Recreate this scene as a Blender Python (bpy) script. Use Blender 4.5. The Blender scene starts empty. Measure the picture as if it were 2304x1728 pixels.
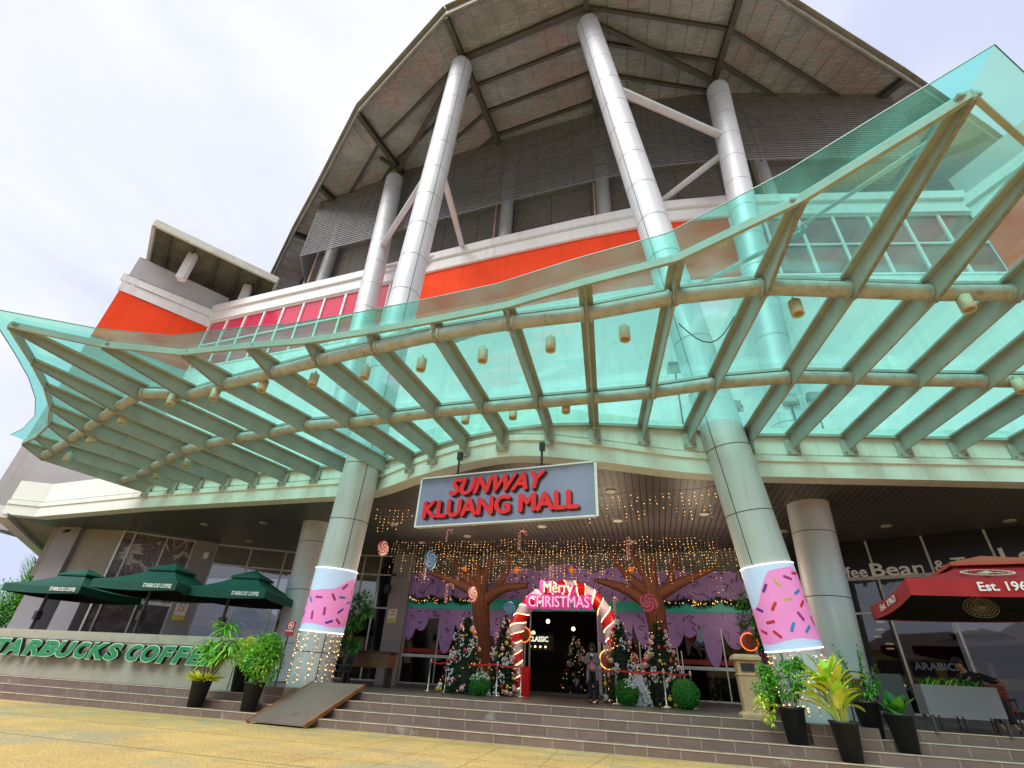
import bpy, math, random
from mathutils import Vector, Matrix, noise
R_ = math.radians
sc = bpy.context.scene
COL = sc.collection
# ------------------------------------------------------------------ camera
EYE = 1.12
FPX, PIT, ROL, YAW = 1092.5, R_(31.42), R_(3.296), R_(16.03)
_fw = Vector((-math.sin(YAW), math.cos(YAW), 0)); _rt = Vector((math.cos(YAW), math.sin(YAW), 0)); _up = Vector((0, 0, 1))
_F = _fw*math.cos(PIT)+_up*math.sin(PIT); _U = -_fw*math.sin(PIT)+_up*math.cos(PIT)
_r = _rt*math.cos(ROL)+_U*math.sin(ROL); _u = -_rt*math.sin(ROL)+_U*math.cos(ROL)
cam_d = bpy.data.cameras.new('camera'); cam = bpy.data.objects.new('camera', cam_d); COL.objects.link(cam)
cam_d.sensor_width = 36; cam_d.lens = 36*FPX/2304; cam_d.clip_end = 2000; cam_d.clip_start = .05
cam.matrix_world = Matrix(((_r.x, _u.x, -_F.x, 0), (_r.y, _u.y, -_F.y, 0), (_r.z, _u.z, -_F.z, EYE), (0, 0, 0, 1)))
sc.camera = cam
# ------------------------------------------------------------------ sky, sun, exposure
SUN_EL, SUN_ROT = R_(52), R_(200)
w = bpy.data.worlds.new('World'); sc.world = w; w.use_nodes = True
nt = w.node_tree; nt.nodes.clear()
def N(t, k, **kw):
    n = t.nodes.new(k)
    for a, b in kw.items(): setattr(n, a, b)
    return n
out = N(nt, 'ShaderNodeOutputWorld'); bg = N(nt, 'ShaderNodeBackground'); bg.inputs['Strength'].default_value = .1
sky = N(nt, 'ShaderNodeTexSky', sky_type='NISHITA', sun_disc=False, sun_elevation=SUN_EL, sun_rotation=SUN_ROT)
tc = N(nt, 'ShaderNodeTexCoord'); mp = N(nt, 'ShaderNodeMapping'); mp.inputs['Scale'].default_value = (1, 1, 2.2); mp.inputs['Rotation'].default_value = (.3, .5, .2)
nz = N(nt, 'ShaderNodeTexNoise'); nz.inputs['Scale'].default_value = 1.3; nz.inputs['Detail'].default_value = 7; nz.inputs['Roughness'].default_value = .5; nz.inputs['Distortion'].default_value = .4
cr = N(nt, 'ShaderNodeValToRGB'); cr.color_ramp.elements[0].position = .36; cr.color_ramp.elements[0].color = (.62, .67, .88, 1)
cr.color_ramp.elements[1].position = .60; cr.color_ramp.elements[1].color = (.92, .93, .97, 1)
sx = N(nt, 'ShaderNodeVectorMath', operation='SCALE'); sx.inputs['Scale'].default_value = 7.7
mx = N(nt, 'ShaderNodeMix', data_type='RGBA'); mx.inputs[0].default_value = .93
L = nt.links.new
L(tc.outputs['Generated'], mp.inputs[0]); L(mp.outputs[0], nz.inputs['Vector']); L(nz.outputs['Fac'], cr.inputs[0]); L(cr.outputs[0], sx.inputs[0])
L(sky.outputs[0], mx.inputs[6]); L(sx.outputs[0], mx.inputs[7]); L(mx.outputs[2], bg.inputs[0]); L(bg.outputs[0], out.inputs[0])
sd = bpy.data.lights.new('sun', 'SUN'); sd.energy = 2.8; sd.angle = R_(40); sd.color = (1, .96, .9)
sun = bpy.data.objects.new('sun', sd); COL.objects.link(sun)
_sv = Vector((math.sin(SUN_ROT)*math.cos(SUN_EL), math.cos(SUN_ROT)*math.cos(SUN_EL), math.sin(SUN_EL)))
sun.rotation_euler = _sv.to_track_quat('Z', 'Y').to_euler()
sc.view_settings.view_transform = 'Standard'; sc.view_settings.look = 'None'; sc.view_settings.exposure = .58; sc.view_settings.gamma = 1
try:
    sc.cycles.max_bounces = 9; sc.cycles.diffuse_bounces = 4; sc.cycles.glossy_bounces = 3; sc.cycles.transmission_bounces = 4; sc.cycles.transparent_max_bounces = 14
    sc.cycles.caustics_reflective = False; sc.cycles.caustics_refractive = False; sc.cycles.sample_clamp_indirect = 4
except Exception: pass
# ------------------------------------------------------------------ pixel helpers (photo pixel -> point on a plane of the place)
def pray(x, y): return _F+_r*((x-1152)/FPX)+_u*((864-y)/FPX)
def onz(x, y, z): d = pray(x, y); return d*((z-EYE)/d.z)+Vector((0, 0, EYE))
def ony(x, y, Y): d = pray(x, y); return d*(Y/d.y)+Vector((0, 0, EYE))
def proj(v):
    q = Vector(v)-Vector((0, 0, EYE)); d = q.dot(_F); return 1152+FPX*q.dot(_r)/d, 864-FPX*q.dot(_u)/d
def oncurtain(x, y, pl):
    d = pray(x, y); best = None
    for (ax, ay), (bx, by) in zip(pl[:-1], pl[1:]):
        ex, ey = bx-ax, by-ay; det = -d.x*ey+d.y*ex
        if abs(det) < 1e-9: continue
        t = (-ax*ey+ay*ex)/det; q = (d.x*ay-d.y*ax)/det
        if t > 0 and -1e-6 <= q <= 1+1e-6 and (best is None or t < best): best = t
    return d*best+Vector((0, 0, EYE))
def lerp(a, b, t): return a+(b-a)*t
# ------------------------------------------------------------------ materials
def srgb(h):
    h = h.lstrip('#'); c = [int(h[i:i+2], 16)/255 for i in (0, 2, 4)]
    return tuple((v/12.92 if v <= .04045 else ((v+.055)/1.055)**2.4) for v in c)
MC = {}
def pm(name, col, rough=.6, metal=0., var=.18, scale=3., bump=0., bscale=30., stain=None, spec=.5, emit=None, coat=0, streak=None):
    if name in MC: return MC[name]
    if isinstance(col, str): col = srgb(col)
    m = bpy.data.materials.new(name); m.use_nodes = True; t = m.node_tree; l = t.links.new
    b = t.nodes['Principled BSDF']; b.inputs['Roughness'].default_value = rough; b.inputs['Metallic'].default_value = metal
    b.inputs['Specular IOR Level'].default_value = spec
    if coat: b.inputs['Coat Weight'].default_value = coat
    co = N(t, 'ShaderNodeTexCoord')
    n1 = N(t, 'ShaderNodeTexNoise'); n1.inputs['Scale'].default_value = scale; n1.inputs['Detail'].default_value = 6; l(co.outputs['Object'], n1.inputs['Vector'])
    r = N(t, 'ShaderNodeMapRange'); r.inputs[3].default_value = 1-var; r.inputs[4].default_value = 1+var; r.inputs[1].default_value = .3; r.inputs[2].default_value = .7
    l(n1.outputs['Fac'], r.inputs[0])
    v = N(t, 'ShaderNodeVectorMath', operation='SCALE'); v.inputs[0].default_value = col; l(r.outputs[0], v.inputs['Scale'])
    last = v.outputs[0]
    if stain:
        for (sc_, ss, th, fac) in (stain if isinstance(stain, list) else [stain]):
            if isinstance(sc_, str): sc_ = srgb(sc_)
            n2 = N(t, 'ShaderNodeTexNoise'); n2.inputs['Scale'].default_value = ss; n2.inputs['Detail'].default_value = 8; n2.inputs['Roughness'].default_value = .65
            l(co.outputs['Object'], n2.inputs['Vector'])
            rr = N(t, 'ShaderNodeMapRange'); rr.inputs[1].default_value = th; rr.inputs[2].default_value = th+.08; rr.inputs[4].default_value = fac; l(n2.outputs['Fac'], rr.inputs[0])
            mm = N(t, 'ShaderNodeMix', data_type='RGBA'); l(rr.outputs[0], mm.inputs[0]); l(last, mm.inputs[6]); mm.inputs[7].default_value = (*sc_, 1); last = mm.outputs[2]
    if streak:
        sc_, th, fac, fr = streak; mp1 = N(t, 'ShaderNodeMapping'); mp1.inputs['Scale'].default_value = (fr, fr, .22); l(co.outputs['Object'], mp1.inputs[0])
        n4 = N(t, 'ShaderNodeTexNoise'); n4.inputs['Scale'].default_value = 1; n4.inputs['Detail'].default_value = 8; n4.inputs['Roughness'].default_value = .6; l(mp1.outputs[0], n4.inputs['Vector'])
        r4 = N(t, 'ShaderNodeMapRange'); r4.inputs[1].default_value = th; r4.inputs[2].default_value = th+.22; r4.inputs[4].default_value = fac; l(n4.outputs['Fac'], r4.inputs[0])
        m4 = N(t, 'ShaderNodeMix', data_type='RGBA'); l(r4.outputs[0], m4.inputs[0]); l(last, m4.inputs[6]); m4.inputs[7].default_value = (*sc_, 1); last = m4.outputs[2]
    l(last, b.inputs['Base Color'])
    if bump:
        n3 = N(t, 'ShaderNodeTexNoise'); n3.inputs['Scale'].default_value = bscale; n3.inputs['Detail'].default_value = 4; l(co.outputs['Object'], n3.inputs['Vector'])
        bb = N(t, 'ShaderNodeBump'); bb.inputs['Strength'].default_value = bump; bb.inputs['Distance'].default_value = .02; l(n3.outputs['Fac'], bb.inputs['Height']); l(bb.outputs[0], b.inputs['Normal'])
    if emit:
        b.inputs['Emission Color'].default_value = (*(srgb(emit[0]) if isinstance(emit[0], str) else emit[0]), 1); b.inputs['Emission Strength'].default_value = emit[1]
        if len(emit) > 2: m.cycles.emission_sampling = 'NONE'
    MC[name] = m; return m
def glass(name, tint, haze, gcol=(1, 1, 1), base=.05, edge=.5, rough=.02, hz=None):
    m = bpy.data.materials.new(name); m.use_nodes = True; t = m.node_tree; t.nodes.clear(); l = t.links.new
    o = N(t, 'ShaderNodeOutputMaterial'); tr = N(t, 'ShaderNodeBsdfTransparent'); tr.inputs[0].default_value = (*tint, 1)
    gl = N(t, 'ShaderNodeBsdfGlossy'); gl.inputs['Roughness'].default_value = rough; gl.inputs[0].default_value = (*gcol, 1)
    df = N(t, 'ShaderNodeBsdfDiffuse'); df.inputs[0].default_value = (*(hz or tint), 1)
    tl = N(t, 'ShaderNodeBsdfTranslucent'); tl.inputs[0].default_value = (*(hz or tint), 1)
    ad = N(t, 'ShaderNodeMixShader'); ad.inputs[0].default_value = .6; l(df.outputs[0], ad.inputs[1]); l(tl.outputs[0], ad.inputs[2])
    co = N(t, 'ShaderNodeTexCoord'); n1 = N(t, 'ShaderNodeTexNoise'); n1.inputs['Scale'].default_value = 1.3; n1.inputs['Detail'].default_value = 8; l(co.outputs['Object'], n1.inputs['Vector'])
    mr = N(t, 'ShaderNodeMapRange'); mr.inputs[1].default_value = .35; mr.inputs[2].default_value = .75; mr.inputs[3].default_value = haze*.5; mr.inputs[4].default_value = haze*1.7; l(n1.outputs['Fac'], mr.inputs[0])
    m1 = N(t, 'ShaderNodeMixShader'); l(mr.outputs[0], m1.inputs[0]); l(tr.outputs[0], m1.inputs[1]); l(ad.outputs[0], m1.inputs[2])
    lw = N(t, 'ShaderNodeLayerWeight'); lw.inputs[0].default_value = .35
    m2r = N(t, 'ShaderNodeMapRange'); m2r.inputs[3].default_value = base; m2r.inputs[4].default_value = edge; l(lw.outputs['Fresnel'], m2r.inputs[0])
    m2 = N(t, 'ShaderNodeMixShader'); l(m2r.outputs[0], m2.inputs[0]); l(m1.outputs[0], m2.inputs[1]); l(gl.outputs[0], m2.inputs[2]); l(m2.outputs[0], o.inputs[0])
    return m
def tiled(name, base, mortar, bw, bh, msize, rough=.55, var=.25, axes='XZ', squash=.5, bump=.4, stain=None):
    """brick / tile pattern laid on the object's own X-Z or X-Y axes"""
    m = pm(name, base, rough, 0, .12, 2.5, stain=stain); t = m.node_tree; l = t.links.new; b = t.nodes['Principled BSDF']
    src = b.inputs['Base Color'].links[0].from_socket
    co = N(t, 'ShaderNodeTexCoord'); sp = N(t, 'ShaderNodeSeparateXYZ'); cb = N(t, 'ShaderNodeCombineXYZ'); l(co.outputs['Object'], sp.inputs[0])
    l(sp.outputs[axes[0]], cb.inputs[0]); l(sp.outputs[axes[1]], cb.inputs[1])
    br = N(t, 'ShaderNodeTexBrick'); br.inputs['Scale'].default_value = 1; br.inputs['Brick Width'].default_value = bw; br.inputs['Row Height'].default_value = bh; br.inputs['Mortar Size'].default_value = msize
    br.offset = squash; br.inputs['Color1'].default_value = (1-var, 1-var, 1-var, 1); br.inputs['Color2'].default_value = (1+var, 1+var, 1+var, 1); br.inputs['Mortar'].default_value = (1, 1, 1, 1)
    l(cb.outputs[0], br.inputs['Vector'])
    mu = N(t, 'ShaderNodeVectorMath', operation='MULTIPLY'); l(src, mu.inputs[0]); l(br.outputs['Color'], mu.inputs[1])
    mm = N(t, 'ShaderNodeMix', data_type='RGBA'); l(br.outputs['Fac'], mm.inputs[0]); l(mu.outputs[0], mm.inputs[6]); mm.inputs[7].default_value = (*(srgb(mortar) if isinstance(mortar, str) else mortar), 1)
    l(mm.outputs[2], b.inputs['Base Color'])
    bb = N(t, 'ShaderNodeBump'); bb.invert = True; bb.inputs['Strength'].default_value = bump; bb.inputs['Distance'].default_value = .01; l(br.outputs['Fac'], bb.inputs['Height']); l(bb.outputs[0], b.inputs['Normal'])
    return m
M_white = pm('white_paint', (.78, .77, .78), .6, var=.05, scale=.6, streak=((.45, .44, .42), .52, .4, 3), stain=((.5, .48, .45), 1.1, .62, .35))
M_cream = pm('cream_paint', (.70, .75, .71), .6, var=.05, scale=.8, streak=((.42, .42, .36), .5, .45, 4), stain=((.52, .5, .42), 2, .6, .4))
M_orange = pm('orange_red_paint', (.90, .075, .022), .8, var=.06, scale=.5, spec=.15, streak=((.45, .06, .03), .52, .45, 3))
M_greyw = pm('grey_paint', (.46, .455, .465), .7, var=.06, scale=.6, stain=((.3, .3, .3), 1, .62, .4))
M_pill = pm('grey_pillar_paint', (.30, .285, .31), .5, var=.06, scale=1)
M_beige = pm('beige_plaster', (.33, .30, .25), .8, var=.1, scale=1)
M_clad = pm('aluminium_cladding', (.58, .60, .63), .5, metal=.2, var=.05, scale=.8, streak=((.36, .36, .34), .52, .45, 5), stain=((.38, .36, .32), 2.2, .64, .4))
M_joint = pm('dark_joint', (.06, .06, .065), .8)
M_steel = pm('painted_canopy_steel', (.35, .375, .345), .5, var=.12, scale=2, stain=[((.24, .20, .12), 5, .60, .55), ((.10, .06, .03), 30, .69, .8)])
M_steel2 = pm('weathered_pipe_steel', (.38, .395, .385), .5, var=.2, scale=5, stain=[((.22, .12, .05), 4, .58, .55), ((.09, .06, .04), 26, .66, .85)])
M_rust = pm('rusty_edge', (.24, .24, .21), .8, var=.25, scale=12)
M_beam = pm('brown_grey_beam', (.075, .068, .058), .7, var=.2, scale=2)
M_bronze = pm('roof_edge_trim', (.24, .22, .18), .5, var=.2, scale=2)
M_dark = pm('dark_metal', (.035, .035, .04), .5)
M_louv = pm('louvre_slat', (.26, .255, .27), .45, metal=.3, var=.1)
M_glassC = glass('green_canopy_glass', (.40, .97, .88), .14, (.8, 1, .98), base=.008, edge=.28, rough=.10, hz=(.27, .92, .78))
M_shopg = glass('shop_glass', (.40, .41, .42), .01, base=.12, edge=.7)
M_darkg = glass('dark_shop_glass', (.22, .22, .23), .01, base=.07, edge=.5)
M_soff = pm('soffit_panels', (.085, .078, .078), .55, var=.08, scale=1)
M_warm = pm('warm_bulb', (1, .6, .2), .4, emit=((1, .52, .17), 2.0, 0))
M_lampw = pm('lamp_glow', (1, .9, .7), .4, emit=((1, .72, .38), 2.2, 0))
M_black = pm('black_plastic', (.018, .018, .02), .45)
M_red = pm('red_paint', (.75, .02, .02), .4, var=.05)
M_chrome = pm('brushed_steel', (.75, .75, .76), .25, metal=.9, var=.05)
M_wht = pm('clean_white', (.85, .85, .88), .4, var=.03)
# ------------------------------------------------------------------ mesh builder
LOC = {}
class MB:
    def __init__(s): s.v = []; s.f = []; s.m = []; s.sm = []
    def add(s, vs, fs, mi=0, smooth=False):
        o = len(s.v); s.v += [tuple(v) for v in vs]
        for f in fs: s.f.append(tuple(i+o for i in f)); s.m.append(mi); s.sm.append(smooth)
        return s
    def quad(s, a, b, c, d, mi=0): return s.add((a, b, c, d), ((0, 1, 2, 3),), mi)
    def box(s, c, d, rz=0, mi=0, mat=None):
        hx, hy, hz = d[0]/2, d[1]/2, d[2]/2; vs = [Vector((x, y, z)) for x in (-hx, hx) for y in (-hy, hy) for z in (-hz, hz)]
        M = mat if mat is not None else Matrix.Rotation(rz, 3, 'Z'); c = Vector(c)
        return s.add([M@v+c for v in vs], ((0, 1, 3, 2), (4, 6, 7, 5), (0, 4, 5, 1), (2, 3, 7, 6), (0, 2, 6, 4), (1, 5, 7, 3)), mi)
    def ab(s, a, b, mi=0): return s.box([(a[i]+b[i])/2 for i in range(3)], [abs(b[i]-a[i]) for i in range(3)], 0, mi)
    def beam(s, p, q, w_, h_, mi=0, up=(0, 0, 1)):
        p, q = Vector(p), Vector(q); z = (q-p); ln = z.length; z.normalize(); x = z.cross(Vector(up))
        if x.length < 1e-4: x = Vector((1, 0, 0))
        x.normalize(); y = x.cross(z).normalized(); M = Matrix((x, y, z)).transposed()
        return s.box((p+q)/2, (w_, h_, ln), 0, mi, M)
    def tube(s, pts, r, n=10, mi=0, cap=True, smooth=True):
        pts = [Vector(p) for p in pts]; rs = r if isinstance(r, (list, tuple)) else [r]*len(pts); vs = []; prev = None
        for i, p in enumerate(pts):
            d = (pts[min(i+1, len(pts)-1)]-pts[max(i-1, 0)]); d.normalize()
            if prev is None:
                x = d.cross(Vector((0, 0, 1)) if abs(d.z) < .9 else Vector((1, 0, 0))); x.normalize()
            else: x = prev-d*prev.dot(d); x.normalize()
            prev = x; y = d.cross(x)
            for k in range(n):
                a = 2*math.pi*k/n; vs.append(p+(x*math.cos(a)+y*math.sin(a))*rs[i])
        fs = [(i*n+k, i*n+(k+1) % n, (i+1)*n+(k+1) % n, (i+1)*n+k) for i in range(len(pts)-1) for k in range(n)]
        s.add(vs, fs, mi, smooth)
        if cap: s.add(vs[:n], (tuple(range(n))[::-1],), mi); s.add(vs[-n:], (tuple(range(n)),), mi)
        return s
    def prism(s, poly, z0, z1, mi=0):
        n = len(poly); vs = [(p[0], p[1], z0) for p in poly]+[(p[0], p[1], z1) for p in poly]
        return s.add(vs, [tuple(range(n))[::-1], tuple(range(n, 2*n))]+[(i, (i+1) % n, n+(i+1) % n, n+i) for i in range(n)], mi)
    def slab(s, poly, vec, mi=0, mi2=None):
        """planar 3d polygon thickened by vec"""
        n = len(poly); vec = Vector(vec); vs = [Vector(p) for p in poly]+[Vector(p)+vec for p in poly]
        s.add(vs, [tuple(range(n))[::-1], tuple(range(n, 2*n))], mi)
        return s.add(vs, [(i, (i+1) % n, n+(i+1) % n, n+i) for i in range(n)], mi if mi2 is None else mi2)
    def lathe(s, c, prof, n=16, mi=0, smooth=True, sx=1, sy=1):
        c = Vector(c); vs = []
        for r, z in prof:
            for k in range(n): a = 2*math.pi*k/n; vs.append((c.x+r*math.cos(a)*sx, c.y+r*math.sin(a)*sy, c.z+z))
        return s.add(vs, [(i*n+k, i*n+(k+1) % n, (i+1)*n+(k+1) % n, (i+1)*n+k) for i in range(len(prof)-1) for k in range(n)], mi, smooth)
    def ball(s, c, r, n=10, mi=0, sx=1, sy=1, sz=1):
        m = max(4, n//2+1); return s.lathe(c, [(r*math.sin(math.pi*i/m)+1e-5, -r*sz*math.cos(math.pi*i/m)) for i in range(m+1)], n, mi, True, sx, sy)
    def octa(s, c, r, mi=0):
        c = Vector(c); return s.add([c+Vector(d)*r for d in ((1, 0, 0), (-1, 0, 0), (0, 1, 0), (0, -1, 0), (0, 0, 1), (0, 0, -1))],
            ((0, 2, 4), (2, 1, 4), (1, 3, 4), (3, 0, 4), (2, 0, 5), (1, 2, 5), (3, 1, 5), (0, 3, 5)), mi)
    def curtain(s, pl, z0, z1, th, mi=0, off=0):
        """wall along plan polyline; outward normal is to the right-hand camera side (-y)"""
        A = offset(pl, off); B = offset(pl, off-th); n = len(pl)
        for i in range(n-1):
            a, b, c, d = A[i], A[i+1], B[i+1], B[i]
            s.add([(a[0], a[1], z0), (b[0], b[1], z0), (c[0], c[1], z0), (d[0], d[1], z0), (a[0], a[1], z1), (b[0], b[1], z1), (c[0], c[1], z1), (d[0], d[1], z1)],
                  [(0, 1, 5, 4), (2, 3, 7, 6), (0, 3, 2, 1), (4, 5, 6, 7)]+([(0, 4, 7, 3)] if i == 0 else [])+([(1, 2, 6, 5)] if i == n-2 else []), mi)
        return s
    def build(s, name, mats, parent=None, tag_=None):
        me = bpy.data.meshes.new(name); o = bpy.data.objects.new(name, me); COL.objects.link(o)
        off = Vector((0, 0, 0))
        if parent is not None: o.parent = parent; off = LOC[parent.name]
        LOC[o.name] = off
        me.from_pydata([(v[0]-off.x, v[1]-off.y, v[2]-off.z) for v in s.v], [], s.f)
        for m in (mats if isinstance(mats, (list, tuple)) else [mats]): me.materials.append(m)
        me.polygons.foreach_set('material_index', s.m); me.polygons.foreach_set('use_smooth', s.sm); me.update()
        if tag_: tag(o, *tag_)
        return o
def offset(pl, d):
    """offset plan polyline to its right-hand side (towards -y when it runs along +x)"""
    out_ = []; n = len(pl)
    for i, p in enumerate(pl):
        a = pl[max(i-1, 0)]; b = pl[min(i+1, n-1)]; tx, ty = b[0]-a[0], b[1]-a[1]; l_ = math.hypot(tx, ty); out_.append((p[0]+ty/l_*d, p[1]-tx/l_*d))
    return out_
def tag(o, label=None, cat=None, group=None, kind=None):
    if label: o['label'] = label
    if cat: o['category'] = cat
    if group: o['group'] = group
    if kind: o['kind'] = kind
    return o
def thing(name, label, cat, loc=(0, 0, 0), group=None):
    o = bpy.data.objects.new(name, None); COL.objects.link(o); o.location = loc; o.empty_display_size = .2; LOC[o.name] = Vector(loc)
    return tag(o, label, cat, group)
def copy_tree(o, parent=None, loc=None, rz=None, label=None, sca=None):
    c = o.copy(); COL.objects.link(c)
    if parent is not None: c.parent = parent
    if loc is not None: c.location = loc
    if rz is not None: c.rotation_euler = (0, 0, rz)
    if sca is not None: c.scale = (sca, sca, sca)
    if label: c['label'] = label
    for ch in list(o.children): copy_tree(ch, c)
    return c
def smooth_poly(pts, k=4):
    out_ = []
    for i in range(len(pts)-1):
        p0 = pts[max(i-1, 0)]; p1 = pts[i]; p2 = pts[i+1]; p3 = pts[min(i+2, len(pts)-1)]
        for j in range(k):
            t = j/k; out_.append(tuple(.5*((2*p1[a])+(-p0[a]+p2[a])*t+(2*p0[a]-5*p1[a]+4*p2[a]-p3[a])*t*t+(-p0[a]+3*p1[a]-3*p2[a]+p3[a])*t**3) for a in range(len(p1))))
    return out_+[tuple(pts[-1])]
def text_geo(txt, depth=.02, bold=0., shear=0., space=1., res=3):
    cu = bpy.data.curves.new('t', 'FONT'); cu.body = txt; cu.size = 1; cu.extrude = depth; cu.offset = bold; cu.shear = shear; cu.space_character = space; cu.resolution_u = res
    ob = bpy.data.objects.new('t', cu); COL.objects.link(ob); dg = bpy.context.evaluated_depsgraph_get(); dg.update()
    me = bpy.data.meshes.new_from_object(ob.evaluated_get(dg)); vs = [v.co.copy() for v in me.vertices]; fs = [tuple(p.vertices) for p in me.polygons]
    bpy.data.objects.remove(ob); bpy.data.curves.remove(cu); bpy.data.meshes.remove(me)
    return vs, fs
def put_text(mb, txt, org, xa, width, height, thick=.02, bold=0., shear=0., mi=0, up=(0, 0, 1), space=1., mi_side=None, res=3):
    if bold and 'M' in txt:      # the font's M cannot be emboldened by offset: lay shifted copies instead
        d_ = Vector(xa).normalized()*bold*height*.75
        for k, th in ((-1, thick), (0, thick*1.04), (1, thick*1.08)): put_text1(mb, txt, Vector(org)+d_*k, xa, width, height, th, 0, shear, mi, up, space, mi_side, res)
    else: put_text1(mb, txt, org, xa, width, height, thick, bold, shear, mi, up, space, mi_side, res)
def put_text1(mb, txt, org, xa, width, height, thick=.02, bold=0., shear=0., mi=0, up=(0, 0, 1), space=1., mi_side=None, res=3):
    """letters fitted into width x height, lower left corner at org, along xa; faces look towards xa x up"""
    vs, fs = text_geo(txt, .5, bold, shear, space, res)
    x0 = min(v.x for v in vs); x1 = max(v.x for v in vs); y0 = min(v.y for v in vs); y1 = max(v.y for v in vs)
    xa = Vector(xa).normalized(); ya = Vector(up).normalized(); za = xa.cross(ya).normalized(); org = Vector(org)
    P = [org+xa*((v.x-x0)/(x1-x0)*width)+ya*((v.y-y0)/(y1-y0)*height)+za*((v.z+.5)*thick) for v in vs]
    if mi_side is None: mb.add(P, fs, mi)
    else:
        for f in fs:
            zs = [vs[i].z for i in f]; mb.add([P[i] for i in f], (tuple(range(len(f))),), mi if min(zs) > .49 else mi_side)
rnd = random.Random(7)
def U(a, b): return rnd.uniform(a, b)
# ================================================================== GROUND
gm = pm('asphalt', (.06, .06, .062), .9, var=.2, scale=.5)
g = MB(); g.quad((-400, -300, -.012), (400, -300, -.012), (400, 500, -.012), (-400, 500, -.012)); tag(g.build('ground', gm), kind='structure')
fm = pm('exposed_aggregate', (.50, .35, .125), .8, var=.16, scale=.7, bump=.5, bscale=45, stain=[((.33, .32, .21), .45, .50, .65), ((.66, .43, .13), 1.9, .55, .5), ((.22, .19, .12), 3.1, .68, .5)])
_t = fm.node_tree; _b = _t.nodes['Principled BSDF']; _s = _b.inputs['Base Color'].links[0].from_socket
_n = N(_t, 'ShaderNodeTexNoise'); _n.inputs['Scale'].default_value = 38; _n.inputs['Detail'].default_value = 3; _n.inputs['Roughness'].default_value = .8; _c = N(_t, 'ShaderNodeTexCoord'); _t.links.new(_c.outputs['Object'], _n.inputs['Vector'])
_mr = N(_t, 'ShaderNodeMapRange'); _mr.inputs[1].default_value = .38; _mr.inputs[2].default_value = .62; _mr.inputs[3].default_value = .55; _mr.inputs[4].default_value = 1.35; _t.links.new(_n.outputs['Fac'], _mr.inputs[0])
_v = N(_t, 'ShaderNodeVectorMath', operation='SCALE'); _t.links.new(_s, _v.inputs[0]); _t.links.new(_mr.outputs[0], _v.inputs['Scale']); _t.links.new(_v.outputs[0], _b.inputs['Base Color'])
g = MB(); g.quad((-60, -26, -.004), (50, -26, -.004), (50, 12.2, -.004), (-60, 12.2, -.004)); tag(g.build('forecourt', fm), kind='structure')
gj = MB()
for x in (-1.9, 3.4, -13.2): gj.quad((x, 2, 0), (x+.012, 2, 0), (x+.9, 12, 0), (x+.888, 12, 0))
for y in (11.2, 9.4, 7.2): gj.quad((-50, y+.3, 0), (30, y, 0), (30, y+.02, 0), (-50, y+.32, 0))
for k in range(17): x = -5+k*1.1; gj.quad((x, 6, 0), (x+.008, 6, 0), (x+.008-.35, 12, 0), (x-.35, 12, 0))
for k in range(5): y = 7.1+k*1.1; gj.quad((-6, y, .001), (13, y-.1, .001), (13, y-.09, .001), (-6, y+.01, .001))
tag(gj.build('forecourt_joints', pm('joint_fill', (.32, .24, .10), .9, var=.4, scale=3)), kind='structure')
# steps
tile = tiled('step_tile', '#735f57', '#a0968a', .62, .5, .006, rough=.5, var=.14, bump=.3, stain=[((.40, .40, .40), 1.2, .63, .5), ((.13, .08, .05), .9, .66, .6)])
nose = pm('worn_nosing', '#bdb09a', .6, var=.25, scale=4)
floor_m = tiled('platform_tile', '#59524e', '#3f3b38', .6, .6, .006, rough=.35, var=.1, axes='XY', squash=0, bump=.2)
SY = [12.0, 12.5, 13.0, 13.5]
for i, y in enumerate(SY):
    z0, z1 = i*.17, (i+1)*.17
    s = MB(); y2 = SY[i+1] if i < 3 else 46
    # each riser shifted sideways so that the joints do not line up
    dx = (i % 2)*.31+i*.11
    s.add([(-60, y, z0-.02), (50, y, z0-.02), (50, y, z1-.014), (-60, y, z1-.014)], ((0, 1, 2, 3),), 0)
    s.add([(-60, y-.012, z1-.016), (50, y-.012, z1-.016), (50, y-.012, z1), (-60, y-.012, z1)], ((0, 1, 2, 3),), 1)
    s.add([(-60, y-.012, z1), (50, y-.012, z1), (50, y+.03, z1), (-60, y+.03, z1)], ((0, 1, 2, 3),), 1)
    s.add([(-60, y-.012, z1-.016), (50, y-.012, z1-.016), (50, y, z1-.016), (-60, y, z1-.016)], ((3, 2, 1, 0),), 1)
    s.add([(-60, y+.03, z1), (50, y+.03, z1), (50, y2, z1), (-60, y2, z1)], ((0, 1, 2, 3),), 2 if i == 3 else 0)
    o = s.build('platform' if i == 3 else 'step', [tile, nose, floor_m]); o.location.x = dx; tag(o, kind='structure')
# ================================================================== MALL BUILDING
B = thing('mall_building', 'large white and orange red mall building with louvred crown and wide overhanging roof', 'building', (-4, 22, 0))
LED = [(-29.6, 21.5), (-23.5, 21.0), (-17.2, 20.5), (-12.0, 20.0), (-7, 19.55), (-2.1, 19.2), (2.8, 19.0), (5.9, 19.3), (11.5, 20.35), (17.5, 21.5)]
def sub(pl, x0, x1):
    def at(x):
        for (ax, ay), (bx, by) in zip(pl[:-1], pl[1:]):
            if ax <= x <= bx: return (x, lerp(ay, by, (x-ax)/(bx-ax)))
    return [at(x0)]+[p for p in pl if x0+.05 < p[0] < x1-.05]+[at(x1)]
MB().curtain(LED, 6.46, 18.3, .4).build('upper_wall', M_white, B)
MB().curtain(sub(LED, -12.6, 5.75), 18.3, 22.5, .4).build('painted_band', M_orange, B, ('orange red painted band in the middle of the front wall',))
c = MB().curtain(LED, 22.5, 23.35, .6, 0, .16); c.curtain(LED, 23.35, 23.9, .8, 0, .32); c.build('cornice', M_white, B)
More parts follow.
